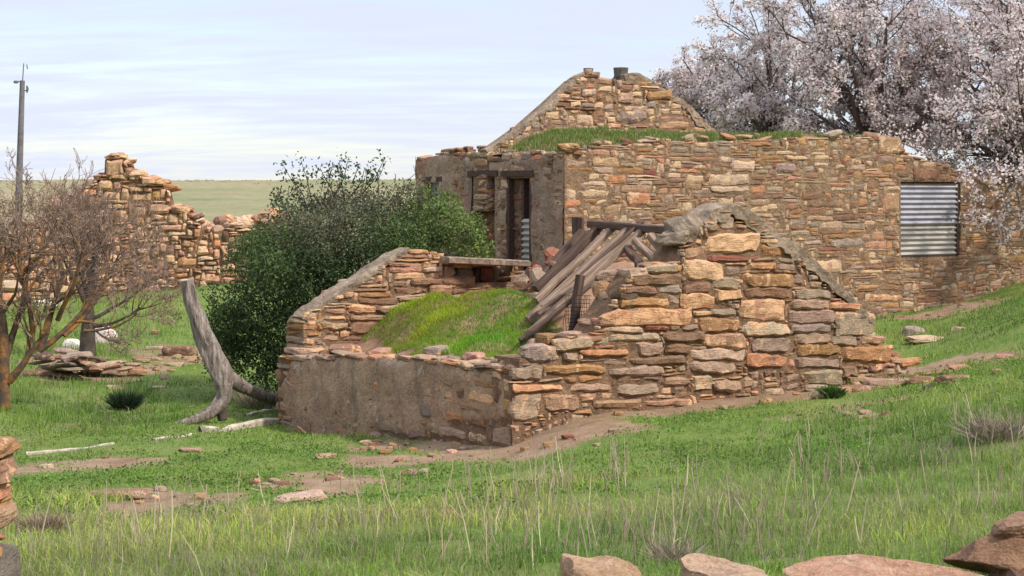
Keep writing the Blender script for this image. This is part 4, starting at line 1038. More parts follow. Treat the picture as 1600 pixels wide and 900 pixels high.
# --- big evergreen bush
def big_bush():
    rg = np.random.default_rng(17)
    D0 = 23.6
    base = at(540, 640, D0); base[2] = float(Hn(base[0], base[1])[0])
    root = thing('evergreen_bush', 'large spreading dark green bush between the dead trunk and the house', 'bush', base)
    clumps = []
    # (px, py, depth offset, radius px, tone)
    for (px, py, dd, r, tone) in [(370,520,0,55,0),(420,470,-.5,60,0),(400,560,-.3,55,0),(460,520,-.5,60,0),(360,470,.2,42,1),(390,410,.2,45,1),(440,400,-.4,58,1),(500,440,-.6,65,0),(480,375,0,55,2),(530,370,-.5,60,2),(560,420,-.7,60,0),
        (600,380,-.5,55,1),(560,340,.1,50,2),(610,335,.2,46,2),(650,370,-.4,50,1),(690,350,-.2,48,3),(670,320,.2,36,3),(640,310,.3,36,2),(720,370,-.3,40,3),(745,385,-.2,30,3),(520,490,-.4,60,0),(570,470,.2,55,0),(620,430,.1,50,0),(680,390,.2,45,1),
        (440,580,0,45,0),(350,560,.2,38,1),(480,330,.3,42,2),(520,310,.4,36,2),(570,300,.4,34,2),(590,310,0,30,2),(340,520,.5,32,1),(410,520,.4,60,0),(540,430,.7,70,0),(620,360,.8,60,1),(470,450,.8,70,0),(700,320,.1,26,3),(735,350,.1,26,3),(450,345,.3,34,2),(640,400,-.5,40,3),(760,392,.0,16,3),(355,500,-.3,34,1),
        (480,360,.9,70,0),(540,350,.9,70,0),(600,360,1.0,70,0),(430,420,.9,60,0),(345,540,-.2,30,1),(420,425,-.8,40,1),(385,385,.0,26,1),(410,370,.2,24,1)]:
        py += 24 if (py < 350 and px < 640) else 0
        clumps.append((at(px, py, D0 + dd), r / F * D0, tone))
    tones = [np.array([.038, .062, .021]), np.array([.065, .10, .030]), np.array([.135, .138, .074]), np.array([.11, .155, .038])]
    mb = MB(); md = MB()
    for (c, r, tone) in clumps:
        n = int((2600 if tone == 2 else 1700) * (r / .45) ** 2) + 80
        d = rg.normal(size=(n, 3)); d /= np.linalg.norm(d, axis=1, keepdims=True)
        rr = r * rg.uniform(.25, 1.0, n) ** .5 * (1 + .30 * vnoise(d * 2.3 + rg.uniform(0, 50), 3))
        p = c + d * rr[:, None] * np.array([1.05, 1.0, .92])
        sub = vnoise(p * 5.0, 12)
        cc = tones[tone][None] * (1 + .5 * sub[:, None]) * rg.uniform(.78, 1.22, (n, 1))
        yel = rg.random(n) < .05; cc[yel] = cc[yel] * np.array([1.7, 1.35, 1.0])
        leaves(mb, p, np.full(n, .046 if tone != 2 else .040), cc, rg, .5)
        if tone == 2:
            for _ in range(26):
                q = c + rg.normal(0, r * .5, 3); v = rg.normal(size=3); v[2] = abs(v[2]) + .6; v /= np.linalg.norm(v)
                tube(md, [q, q + v * r * .4 + rg.normal(0, .02, 3), q + v * r * .75 + rg.normal(0, .04, 3)], [.006, .005, .003], 3)
    # thin sprigs above
    for (x0, y0, x1, y1) in [(480,340,440,255),(490,330,470,250),(500,330,520,255),(480,330,455,275),(520,310,545,245),(545,310,570,262),(560,310,600,250),(470,350,432,305),(440,290,428,320),(520,300,500,262),(540,320,530,250),(590,320,585,262)]:
        a = at(x0, y0, D0 + .2); b_ = at(x1, y1, D0 + .1 + rg.uniform(-.3, .3)); m = (a + b_) / 2 + rg.normal(0, .05, 3)
        tube(md, [a, m, b_], [.010, .007, .004], 4)
        for t in np.linspace(.45, 1, 9):
            q = a * (1 - t) + b_ * t + rg.normal(0, .04, 3)
            n = 7; p = q + rg.normal(0, .05, (n, 3)); cc = np.array([.065, .095, .040])[None] * rg.uniform(.5, 1.5, (n, 1))
            leaves(mb, p, np.full(n, .055), cc, rg, .5)
    for i in range(9):
        tgt = clumps[int(rg.integers(len(clumps)))][0]; st = base + [rg.normal(0, .2), rg.normal(0, .15), -.1]
        tube(md, [st, st * .5 + tgt * .5 + rg.normal(0, .1, 3) + [0, 0, .1], tgt], [.045, .03, .012], 6)
    tube(md, [at(540,470,D0 - .95), at(556,440,D0 - 1.1), at(568,410,D0 - 1.05), at(592,398,D0 - .95)], [.02, .016, .012, .006], 5)
    tube(md, [at(530,480,D0 - 1), at(548,455,D0 - 1.1), at(570,428,D0 - 1)], [.022, .017, .01], 5)
    mb.build('foliage', M['leaf'], root); md.build('branches', M['bark_dark'], root)
big_bush()

# small dark round bush and dry tufts
def tuft(name, label, cat, px, py, r, h, tones, nb, seed, mat='leaf', rigid=.4, group=None, w=.012):
    rg = np.random.default_rng(seed); b = G(px, py)
    mb = MB(); n = nb
    a = rg.uniform(0, 2 * math.pi, n); rr = r * np.sqrt(rg.random(n)) * .55
    P0 = np.column_stack([np.cos(a) * rr, np.sin(a) * rr, np.zeros(n)])
    out = np.column_stack([np.cos(a), np.sin(a), np.zeros(n)]) * (rr / r)[:, None] * 1.1 + rg.normal(0, rigid, (n, 3)); out[:, 2] = 1
    out /= np.linalg.norm(out, axis=1, keepdims=True)
    hh = h * rg.uniform(.5, 1.1, n)[:, None]
    side = np.cross(out, rg.normal(size=(n, 3))); side /= np.linalg.norm(side, axis=1, keepdims=True); side *= w * .5
    m = P0 + out * hh * .55; tp = P0 + out * hh + np.column_stack([out[:, 0], out[:, 1], -.25 * np.ones(n)]) * hh * .15
    V = np.stack([P0 - side, P0 + side, m - side * .8, m + side * .8, tp], 1).reshape(-1, 3) + b
    k = np.arange(n)[:, None] * 5
    c = np.array(tones)[rg.integers(len(tones), size=n)] * rg.uniform(.65, 1.3, (n, 1))
    mb.add(V, k + np.array([[0, 1, 3, 2]]), k + np.array([[2, 3, 4]]), np.repeat(c, 5, 0))
    o = mb.build(name, M[mat], loc=b); return tag(o, label, cat, group)
tuft('round_bush', 'small dark green rounded tussock in the grass left of the dead trunk', 'bush', 196, 643, .24, .28, [(.02, .035, .016), (.03, .05, .02)], 900, 3)
DRYT = [(.30, .24, .16), (.22, .17, .115), (.26, .215, .15)]
tuft('dry_tussock', 'greyish brown dead twiggy tussock on the right hand slope', 'plant', 1555, 690, .30, .26, DRYT + [(.12, .09, .07)], 520, 6, 'dry', .7, w=.006)
tuft('dry_tussock', 'rusty brown dead tussock low at the left edge of the meadow', 'plant', 70, 832, .20, .15, [(.25, .17, .12), (.20, .135, .10)], 500, 7, 'dry', .7, w=.005)
tuft('dry_tussock', 'pinkish dead tussock in the near grass at the bottom middle', 'plant', 1050, 880, .18, .17, DRYT, 260, 8, 'dry', .7, w=.004)
tuft('leafy_weed', 'dark green leafy weed at the foot of the sunlit gable', 'plant', 1300, 622, .16, .14, [(.045, .09, .02), (.06, .11, .025)], 300, 9, w=.022)
tuft('leafy_weed', 'x', 'plant', 1398, 606, .14, .13, [(.05, .10, .02)], 240, 10, w=.02)['label'] = 'green weed at the right end of the sunlit gable among the stones'
tuft('grass_tuft', 'pale dry tall grass tuft behind the dead trunk beside the cellar wall', 'plant', 400, 640, .35, .32, DRYT + [(.12, .16, .05)], 420, 12, 'dry', .3, w=.008)

# --- almond trees
def almond(label, trunk_px, base_py, D, crown, seed, petals, r0=.12, sc=1.0, dens=1.0, tone=1.0, lim=6, maxl=3, ln=1.5, extra_dir=()):
    rg = np.random.default_rng(seed)
    b = at(trunk_px, base_py, D); b[2] = float(Hn(b[0], b[1])[0])
    root = thing('almond_tree', label, 'tree', b, 'almond trees in blossom behind the house')
    mt = MB(); fork = at(trunk_px, base_py, D) + rg.normal(0, .03, 3)
    tube(mt, [b - [0, 0, .2], (b + fork) / 2 + rg.normal(0, .06, 3), fork], [r0 * 1.3, r0 * 1.05, r0], 9)
    mw = MB(); twp = []
    for (px, py, dd) in crown:
        tgt = at(px, py, D + dd); v = (tgt - fork) * sc; L = np.linalg.norm(v)
        out = []; grow(rg, fork + v * .03, v + np.array([0, 0, .12 * L]), L * 1.0, r0 * .6, 0, maxl, out, .22, -.01, (5, 7), .46, .75, .22, .10)
        for (lv, pts, rad) in out:
            if lv <= 1: tube(mt, pts, np.maximum(rad, .012), 6 if lv == 0 else 5)
            else: tube(mw, pts, np.maximum(rad, .005), 3)
            if lv >= 1: twp.append((lv, pts))
    w = np.array([{1: .8, 2: 1.2, 3: 1.5, 4: 1.3}[l] for l, _ in twp]) * (rg.gamma(1.1, 1.0, len(twp)) + .25); petals = int(petals * 1.9); ch = rg.choice(len(twp), size=petals, p=w / w.sum())
    P_ = np.empty((petals, 3))
    for i, k in enumerate(ch):
        pts = twp[k][1]; t = rg.random() * (len(pts) - 1); j = min(int(t), len(pts) - 2); P_[i] = pts[j] + (pts[j + 1] - pts[j]) * (t - j)
    P_ += rg.normal(0, .045, (petals, 3))
    c = np.array([.87, .76, .715])[None] * rg.uniform(.85, 1.1, (petals, 1)) * tone
    k = rg.random(petals); c[k < .07] = np.array([.34, .22, .19]) ; c[(k > .14) & (k < .24)] = np.array([.68, .50, .51]); c[k > .97] = np.array([.16, .15, .06])
    mb = MB(); leaves(mb, P_, np.full(petals, .053), np.minimum(c, .85), rg, .85)
    mt.build('trunk', M['blossom_twig'], root, smooth=True); mw.build('twigs', M['blossom_twig'], root); mb.build('blossom', M['petal'], root)
almond('smallest almond tree, just right of the house gable', 1085, 250, 36.0, [(1064,122,0),(1080,130,.4),(1102,112,-.4),(1122,140,.3),(1072,160,-.3),(1122,165,0),(1078,150,.3),(1100,180,.2),(1130,120,-.2)], 3, 15000, .07, sc=.86)
almond('pink tinged almond tree above the middle of the long wall', 1215, 250, 34.0, [(1150,90,0),(1190,55,.5),(1225,60,-.6),(1160,130,.8),(1240,110,.6),(1180,160,-.8),(1255,150,-.3),(1140,180,.2),(1210,110,0),(1265,70,.3),(1230,190,-.6),(1150,210,.4)], 4, 17000, .12, sc=.9)
almond('almond tree with dark forked trunk rising over the sloping wall top', 1368, 240, 32.5, [(1300,30,0),(1340,10,.6),(1385,25,-.6),(1290,110,.8),(1430,70,.6),(1320,150,-.9),(1420,140,-.5),(1450,110,.2),(1275,165,.2),(1370,80,0),(1400,190,-.9),(1460,170,.8),(1330,80,-.8),(1300,190,.7),(1270,20,.2),(1440,200,.3)], 6, 24000, .14)
almond('nearest almond tree, overhanging the right end of the long wall', 1660, 330, 31.6, [(1560,30,0),(1540,100,.3),(1500,130,.6),(1590,70,-.5),(1570,150,-1.2),(1520,190,.5),(1600,180,-1.4),(1570,235,-2.6),(1480,170,.9),(1510,225,.2),(1640,60,0),(1700,120,0),(1592,285,-2.9),(1540,20,.8),(1640,270,-2.6),(1560,205,-2.2),(1610,10,.3),(1700,10,.3)], 8, 26000, .15, tone=.92)
almond('almond tree farthest right, behind the nearest one', 1740, 300, 35.0, [(1600,20,0),(1620,110,.4),(1560,60,.5),(1540,-10,.2),(1660,-20,0),(1750,60,0),(1590,150,.2),(1650,200,.3),(1520,40,.6)], 12, 14000, .14, tone=.85)

# ================================================================== LOOSE STONES, SLABS, KERB
def slab_at(label, px, py, wpx, hpx, key, seed, flat=.35, yaw=0., name='flat_stone', group=None, alpha=.2, depth=None, n=6, mat='boulder', tilt=(0, 0)):
    g = G(px, py); w = wpx / F * g[1]; h = max(.04, hpx / F * g[1])
    return lone_rock(name, label, 'stone', g, (w, depth or w * .6, h), key, seed, yaw, tilt, n=n, group=group, alpha=alpha, sink=.3, mat=mat)
slab_at('pale slanting slab in the grass below the front wall corner', 470, 786, 80, 16, 'pale', 1, yaw=.35, tilt=(.05, -.12))
slab_at('small rounded tan stone left of the pale slanting slab', 313, 781, 26, 14, 'tan', 2)
slab_at('dark stone beside a bare patch, right below the small tan stone', 322, 792, 18, 12, 'dark', 4)
slab_at('white lump of stone in the dry grass near the left edge', 178, 822, 18, 12, 'pale', 5, alpha=1.)
slab_at('brown stone next to the white lump in the dry grass', 160, 820, 24, 14, 'brown', 6)
slab_at('long thin grey stone lying on the shaded lawn below the front wall', 510, 716, 36, 8, 'greytan', 7, yaw=.5)
slab_at('thin flat stone on the lawn left of the cellar', 297, 708, 34, 7, 'greytan', 8, yaw=.2)
slab_at('brown earth covered slab half sunk in the lawn at left', 185, 779, 90, 15, 'brown', 9, yaw=.25)
slab_at('dark red stone at the edge of the soil strip under the gable corner', 887, 688, 20, 10, 'red', 10)
slab_at('pinkish flat stone in the near grass below the tall stalks', 698, 806, 24, 6, 'pink', 11)
slab_at('grey rock beside the soil bank at the right end of the gable', 1385, 606, 80, 20, 'greytan', 12, yaw=.1)
slab_at('flat grey slab on the slope between gable and window', 1450, 532, 70, 12, 'pale', 13, yaw=.15)
slab_at('dark jagged stone on the slope just left of the flat grey slab', 1428, 524, 34, 18, 'slate', 14)
slab_at('pale stone above the flat grey slab on the slope', 1498, 518, 24, 9, 'pale', 15)
slab_at('tan flat rock at the far right of the soil bank', 1490, 596, 60, 14, 'brown', 16)
slab_at('small pale chip on the right slope', 1560, 584, 24, 8, 'tan', 17)
slab_at('thin slab on the path at the far right edge', 1572, 558, 34, 6, 'pink', 18)
slab_at('low brown slab against the right foot of the gable', 1335, 612, 50, 12, 'brown', 19)
slab_at('small dark stone alone on the right lawn', 1450, 608, 18, 8, 'slate', 20)
slab_at('rounded pinkish rock right of the stone pile on the left', 215, 588, 30, 15, 'pink', 21)
slab_at('small pale upright stone on the grass right of the pinkish rock', 258, 594, 14, 12, 'pale', 22)
slab_at('long flat grey rock in the grass above the round bush', 180, 608, 30, 7, 'pale', 23)
slab_at('thin pale slab in the grass right of the round bush', 245, 608, 26, 5, 'pale', 24)
slab_at('brown earth and stone hump beside the dead trunk', 280, 556, 52, 20, 'brown', 25)
slab_at('thin pale slab lying on the grass left of the brown hump', 245, 546, 34, 6, 'pale', 26)
slab_at('small round rock on the grass far behind the dead trunk', 242, 524, 16, 10, 'pink', 27)
slab_at('white rock seen through the bare branches, larger and left', 75, 478, 46, 14, 'white', 28, alpha=-1.)
slab_at('white rock seen through the bare branches at the far left', 32, 468, 30, 12, 'white', 29, alpha=-1.)
slab_at('big white boulder behind the slender bare tree', 158, 536, 50, 38, 'white', 30, alpha=-1., depth=.4)
slab_at('white boulder left of the slender bare tree trunk', 117, 548, 36, 26, 'white', 31, alpha=-1., depth=.35)
rg = np.random.default_rng(9)
for i in range(30):      # the pile of flat slabs
    px = rg.uniform(42, 185); top = np.interp(px, [42, 80, 120, 160, 185], [578, 552, 553, 562, 575]); py = rg.uniform(top, 592)
    g = G(px, 590 + rg.uniform(-4, 4)); D = g[1]
    p = at(px, py + 4, D + rg.uniform(-.2, .4)); p[2] = max(p[2], float(Hn(p[0], p[1])[0]) - .03)
    w = rg.uniform(.25, .55)
    lone_rock('flat_stone', 'flat grey slab in the slumped stone pile under the bare trees', 'stone', p, (w, w * .7, rg.uniform(.05, .10)), pick(rg, {'slate': 3, 'greytan': 2, 'brown': 2, 'pale': .7, 'dark': 1}), 500 + i, rg.uniform(-.5, .5), rg.normal(0, .12, 2), n=4, group='slabs of the slumped stone pile', sink=0)
for i in range(14):
    px = rg.uniform(175, 300); py = rg.uniform(560, 586)
    slab_at('small weathered stone strewn in the grass beside the pile', px, py, rg.uniform(10, 34), rg.uniform(4, 8), pick(rg, {'greytan': 2, 'tan': 2, 'brown': 1, 'pale': .6}), 560 + i, group='stones strewn beside the pile', yaw=rg.uniform(-.4, .4), n=4)
rg = np.random.default_rng(14)
for i in range(110):      # chips on the bare earth
    (x, y, a, b_) = DW[int(rg.integers(len(DW)))]
    X = x + rg.normal(0, a * .6); Y = y + rg.normal(0, b_ * .6); d = rg.uniform(.025, .10)
    Pp, Qq = pq(X, Y)
    if -.1 < Pp < 5.5 and -.1 < Qq < 5.3: continue
    lone_rock('stone_chip', 'small stone chip on the bare reddish soil', 'stone', (X, Y, float(Hn(X, Y)[0])), (d * 1.5, d, d * .6), pick(rg, W_CEL), 800 + i, rg.uniform(0, 3), n=3, group='stone chips on bare soil')
for i, (px, py) in enumerate([(1275,607),(1282,619),(1318,610),(1350,600),(1420,588),(1436,596),(1462,584),(1500,576),(1410,572),(1394,556),(1372,604)]):
    slab_at('tumbled brown stone at the right foot of the gable', px, py + 4, rg.uniform(24, 48), rg.uniform(9, 18), pick(rg, {'tan': 2, 'brown': 2, 'greytan': 1}), 840 + i, group='tumbled stones at the gable foot', yaw=rg.uniform(-.4, .4), n=4, mat='stone')

# pale kerb strip left of the cellar
def kerb(label, pts_px, w, h, seed):
    pts = np.array([G(*p) for p in pts_px]); n = 24; i = np.linspace(0, len(pts) - 1, n)
    c = np.stack([np.interp(i, np.arange(len(pts)), pts[:, j]) for j in range(3)], -1)
    c[:, 2] = Hn(c[:, 0], c[:, 1])
    t = np.gradient(c, axis=0); t[:, 2] = 0; t /= np.linalg.norm(t, axis=1, keepdims=True); s = np.stack([-t[:, 1], t[:, 0], 0 * t[:, 0]], -1)
    wv = w * (1 + .4 * fbm(np.stack([i * 2, i * 0, i * 0], -1), seed, 2))[:, None]; hv = h * (1 + .5 * fbm(np.stack([i * 2, i * 0 + 5, i * 0], -1), seed, 2))[:, None]
    up = np.array([[0, 0, 1.]])
    V = np.stack([c - s * wv - up * .1, c - s * wv + up * hv * .7, c - s * wv * .6 + up * hv, c + s * wv * .6 + up * hv, c + s * wv + up * hv * .7, c + s * wv - up * .1], 1)
    idx = np.arange(n * 6).reshape(n, 6); Q = [np.stack([idx[:-1, k], idx[:-1, k + 1], idx[1:, k + 1], idx[1:, k]], -1)[:, ::-1] for k in range(5)]
    mb = MB(); mb.add(V.reshape(-1, 3), np.vstack(Q + [idx[[0, 0], :4][:1], idx[-1:, :4][:, ::-1]]), None, (.4, .4, .4, 0))
    tag(mb.build('kerb_strip', M['pale_concrete'], loc=c[0]), label, 'kerb', 'pale kerb strips left of the cellar')
kerb('broad pale kerb strip touching the far corner of the cellar front wall', [(316,678), (370,672), (434,662)], .055, .045, 3)
kerb('short thin pale kerb strip before the root of the dead trunk', [(240,690), (300,682)], .025, .03, 4)
kerb('long thin broken kerb strip towards the left edge of the lawn', [(40,713), (110,705), (178,696)], .022, .022, 5)
kerb('faint pale kerb strip behind the limb of the dead trunk', [(386,652), (436,642)], .03, .03, 6)

# ================================================================== FOREGROUND WALL STONES
def fg(label, px0, px1, ptop, D, key, seed, hgt=.30, dep=.3, alpha=.3, yaw=0., tilt=(0, 0), name='wall_stone', k=6.):
    c = at((px0 + px1) / 2, ptop, D); w = (px1 - px0) / F * D
    V, Q = rock_mesh((w, dep, hgt), seed, 10, k, .10, 12, yaw, tilt, (.55, .95))
    V[:, 2] -= V[:, 2].max()
    V += .006 * np.stack([fbm(V * 14 + 3, seed + i, 3) for i in range(3)], -1)
    mb = MB(); mb.add(V, Q, None, np.append(pcol(key, np.random.default_rng(seed), .05), alpha))
    o = mb.build(name, M['boulder']); o.location = tuple(c)
    return tag(o, label, 'stone', 'top stones of the near wall')
fg('peaked tan stone at the bottom edge, leftmost of the near wall', 872, 1034, 867, 6.3, 'tan', 3, .34, .32, tilt=(.1, .12))
fg('flat topped stone at the bottom edge, second from the left', 1036, 1200, 871, 6.3, 'greytan', 5, .34, .32, tilt=(.1, .03))
fg('long low stone at the bottom edge, widest of the near wall', 1232, 1560, 877, 6.3, 'tan', 8, .34, .36, tilt=(.12, 0))
fg('dark jutting stone at the bottom right, with a sharp left end', 1482, 1640, 829, 6.9, 'brown', 11, .20, .34, alpha=-.2, tilt=(.05, .05))
fg('rounded boulder at the right edge on top of the dark stone', 1545, 1680, 806, 6.95, 'brown', 17, .20, .34, alpha=0., tilt=(0, -.1))
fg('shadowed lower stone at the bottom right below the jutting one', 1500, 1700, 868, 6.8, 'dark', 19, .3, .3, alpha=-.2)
# pillar of stones cut by the left edge
Dp = 7.4
pil = thing('stone_pillar', 'ochre stone pillar end cut off by the left picture edge', 'pillar', at(-60, 900, Dp))
mb = MB(); rg = np.random.default_rng(4)
ys = [690, 712, 728, 752, 778, 796, 826, 846]
for i, y in enumerate(ys):
    h = ((ys + [862])[i + 1] - y) / F * Dp * 1.35
    V, Q = rock_mesh((.50 + rg.uniform(-.02, .03), .4, h), 60 + i, 6, 6, .06, 3, rg.normal(0, .05))
    c = at(-85 + rg.uniform(-4, 4), y + 10, Dp); mb.add(V + c, Q, None, np.append(pcol(['ochre', 'tan', 'brown', 'orange', 'ochre', 'tan', 'orange', 'ochre'][i], rg), .3))
mb.build('stones', M['stone'], pil)
V, Q = rock_mesh((.56, .5, .5), 70, 6, 9, .03, 0); mb = MB(); V[:, 2] -= V[:, 2].max(); mb.add(V + at(-90, 856, Dp), Q, None, (.17, .14, .11, -.4)); mb.build('base', M['boulder'], pil)

# ================================================================== GRASS
def blades(X, Y, Z, h, w, cols, rg, lean=.35, droop=.25):
    n = len(X); a = rg.uniform(0, 2 * math.pi, n); l = np.abs(rg.normal(0, lean, n))
    dx = np.cos(a) * l; dy = np.sin(a) * l
    b = rg.uniform(0, math.pi, n); sx = np.cos(b) * w * .5; sy = np.sin(b) * w * .5
    P0 = np.column_stack([X, Y, Z - .01]); S = np.column_stack([sx, sy, 0 * sx])
    M1 = P0 + np.column_stack([dx * h * .45, dy * h * .45, h * .6]); T1 = P0 + np.column_stack([dx * h * (1 + droop), dy * h * (1 + droop), h * (1 - droop * l)])
    V = np.stack([P0 - S, P0 + S, M1 - S * .75, M1 + S * .75, T1], 1).reshape(-1, 3)
    k = np.arange(n)[:, None] * 5
    return V, k + np.array([[0, 1, 3, 2]]), k + np.array([[2, 3, 4]]), np.repeat(cols, 5, 0)
GREENS = np.array([(.175, .265, .040), (.215, .29, .048), (.125, .21, .032), (.27, .31, .075), (.19, .245, .07)])
STRAW = np.array([(.34, .28, .17), (.28, .22, .14), (.40, .34, .22), (.25, .20, .14)])
def sample(n, rg, d0, d1, pw, u0=-.36, u1=.36):
    t = rg.random(n); e = 1 - pw
    D = (d0 ** e + t * (d1 ** e - d0 ** e)) ** (1 / e)
    X = rg.uniform(u0, u1, n) * D
    return X, D
def keep_out(X, Y, margin=.0):
    P_, Q_ = pq(X, Y)
    a = (P_ > -margin) & (P_ < 5.3) & (Q_ > -margin) & (Q_ < 5.2)
    b = (P_ > 4.7 - margin) & (P_ < 15) & (Q_ > 6 - margin) & (Q_ < 10.2)
    return a | b
def meadow():
    rg = np.random.default_rng(1)
    X, Y = sample(330000, rg, 5.6, 46, .62)
    p = np.stack([X, Y, 0 * X], -1)
    dm = dirt_mask(X, Y); clump = fbm(p * 1.1, 41, 3); fine = fbm(p * 4.5, 43, 2)
    keep = (rg.random(len(X)) > dm ** 1.6 * .97) & ~keep_out(X, Y) & (rg.random(len(X)) < .75 + .5 * fine)
    X, Y, clump, fine, p = X[keep], Y[keep], clump[keep], fine[keep], p[keep]
    Z = Hn(X, Y); n = len(X)
    u = X / Y * F + 800
    near = np.clip((14.2 + 1.2 * clump - Y) / 2.5, 0, 1)
    rightg = np.clip((u - 1150) / 200, 0, 1) * np.clip((Y - 11) / 2, 0, 1)
    leftg = np.clip((330 - u) / 100, 0, 1) * np.clip((Y - 19) / 2, 0, 1)
    h = (.03 + .036 * near + .03 * rightg + .08 * leftg) * (1 + .45 * clump + .4 * fine) * rg.uniform(.5, 1.4, n) + .01
    w = np.clip(.0024 + .00026 * Y, .0035, .010) * rg.uniform(.7, 1.3, n)
    gi = np.clip(((clump + rg.normal(0, .55, n)) * 1.4 + 2 + near * .9 - .3).astype(int), 0, 4)
    order = np.array([2, 0, 1, 3, 4])
    c = GREENS[order[gi]] * rg.uniform(.65, 1.3, (n, 1))
    big = fbm(p * .45, 141, 3); mid_ = fbm(p * 1.6, 143, 2)
    c = c * (1 + .28 * big + .22 * mid_)[:, None] * np.stack([1 + .35 * big, 1 + .08 * big, 1 + .2 * big], -1)
    c = c * (1 + near[:, None] * np.array([.03, .06, .0]))
    sp_ = np.clip(fbm(p * .9, 151, 3) * 1.6, 0, 1)
    dry = rg.random(n) < ((.22 * near * sp_) + .05 + .17 * near + .16 * leftg * (fbm(p * .8, 47, 2) > 0.1) + .05 * rightg)
    c[dry] = STRAW[rg.integers(4, size=dry.sum())] * rg.uniform(.6, 1.1, (dry.sum(), 1))
    h[dry] *= 1.25
    w[dry] *= .7
    V, q, t, cc = blades(X, Y, Z, h, w, c, rg, .6, .3)
    mb = MB(); mb.add(V, q, t, cc); o = mb.build('grass', M['grass']); o['kind'] = 'stuff'; tag(o, 'green meadow grass over the whole slope', 'grass', kind='stuff')
    # clover leaves on the lawn round the cellar
    X, Y = sample(90000, rg, 11.5, 24, .5); dm = dirt_mask(X, Y); p = np.stack([X, Y, 0 * X], -1)
    cl = fbm(p * .9, 61, 3)
    keep = (rg.random(len(X)) > dm * 1.02) & ~keep_out(X, Y) & (cl > -.25)
    X, Y, p = X[keep], Y[keep], p[keep]; n = len(X); Z = Hn(X, Y) + rg.uniform(.005, .05, n)
    c = np.array([.115, .19, .033])[None] * rg.uniform(.55, 1.5, (n, 1)) * (1 + .4 * fbm(p * 3, 63, 2))[:, None]
    mb = MB(); leaves(mb, np.column_stack([X, Y, Z]), np.full(n, .020), c, rg, .8)
    o = mb.build('clover', M['grass']); tag(o, 'low dark green clover on the lawn round the cellar', 'ground cover', kind='stuff')
    # straw stalks standing in the near grass
    mb = MB(); S0 = []
    for (cx, cy, rx, ry, n) in [(630,790,40,20,10),(720,790,60,22,16),(820,780,40,20,14),(870,765,35,14,16),(960,750,25,14,14),(760,770,60,16,10),(1080,780,30,30,7),(1290,760,60,40,10),(1490,760,80,40,10),(1050,850,120,30,26),(500,850,300,40,40),(150,860,140,35,30),
                                 (1220,720,40,20,6),(1400,720,150,60,16),(1530,690,40,30,10),(850,860,150,30,22),(1240,850,160,40,26),(380,815,80,20,14),(250,830,120,20,16),(1590,720,20,40,5),(560,770,80,15,8)]:
        for _ in range(n):
            g = G(cx + rg.normal(0, rx * .6), cy + rg.normal(0, ry * .6)); S0.append(g)
    for g in S0:
        L = rg.uniform(.12, .34); d = np.array([rg.normal(0, .22), rg.normal(0, .2), 1]); d /= np.linalg.norm(d)
        m = g + d * L * .5 + rg.normal(0, .008, 3)
        c = STRAW[rg.integers(4)] * rg.uniform(.85, 1.5); r = rg.uniform(.0018, .0042)
        tube(mb, [g - [0, 0, .02], m, g + d * L], [r, r, r * .6], 4, np.append(np.minimum(c, .75), 0))
        if rg.random() < .35:
            e = d + rg.normal(0, .5, 3); e /= np.linalg.norm(e); tube(mb, [m, m + e * L * .35], [r * .7, r * .4], 3, np.append(np.minimum(c, .75), 0))
    o = mb.build('dry_stalks', M['dry']); tag(o, 'bleached dry stalks standing in the near grass', 'dry grass', kind='stuff')
    # grass on the mound in the cellar
    P_, Q_ = rg.uniform(.15, 2.6, 60000), rg.uniform(.35, 4.7, 60000)
    edge = np.interp(Q_, [.3, .8, 1.5, 2.5, 4.7], [1.0, 1.15, 1.45, 1.9, 1.75]) + .16 * fbm(np.stack([P_, Q_, 0 * P_], -1) * 2, 8, 3)
    k = (P_ < edge) & (P_ > .24 + .1 * vnoise(np.stack([Q_ * 2, Q_ * 0, Q_ * 0], -1), 4)) & (P_ > .2 + .75 * np.clip((Q_ - 2.9) / 1.5, 0, 1) + .22 * vnoise(np.stack([P_ * 3, Q_ * 3, Q_ * 0], -1), 14) + .12 * vnoise(np.stack([P_ * 9, Q_ * 9, Q_ * 0], -1), 15)); P_, Q_ = P_[k], Q_[k]
    XY = C0 + P_[:, None] * R_ + Q_[:, None] * D_; n = len(P_)
    pp = np.stack([P_, Q_, 0 * P_], -1); cl = fbm(pp * 2.2, 19, 3)
    c = np.array([.20, .30, .022])[None] * rg.uniform(.6, 1.3, (n, 1)) * (1 + .35 * cl[:, None]); c[:, 0] *= 1 + .3 * fbm(pp * 1.3, 29, 2)
    V, q, t, cc = blades(XY[:, 0], XY[:, 1], mound_h(P_, Q_), .05 * (1 + .5 * cl) * rg.uniform(.5, 1.5, n) + .01, np.full(n, .006), c, rg, .55, .4)
    mb = MB(); mb.add(V, q, t, cc); o = mb.build('mound_grass', M['grass']); tag(o, 'bright green grass covering the earth mound inside the cellar', 'grass', kind='stuff')
    # grass on the house roof
    P_, Q_ = rg.uniform(4.85, 11.0, 30000), rg.uniform(6.08, 7.8, 30000); cl = fbm(np.stack([P_, Q_, 0 * P_], -1) * 1.2, 71, 3)
    k = (cl > -.65 + .6 * np.clip((P_ - 7.0) / 3, 0, 1)) & (P_ < 10.6); P_, Q_, cl = P_[k], Q_[k], cl[k]; n = len(P_)
    XY = C0 + P_[:, None] * R_ + Q_[:, None] * D_
    c = np.array([.12, .185, .028])[None] * rg.uniform(.6, 1.3, (n, 1)); dr = rg.random(n) < .15; c[dr] = STRAW[0]
    V, q, t, cc = blades(XY[:, 0], XY[:, 1], roof_h(P_, Q_), .075 * rg.uniform(.4, 1.6, n), np.full(n, .008), c, rg, .4)
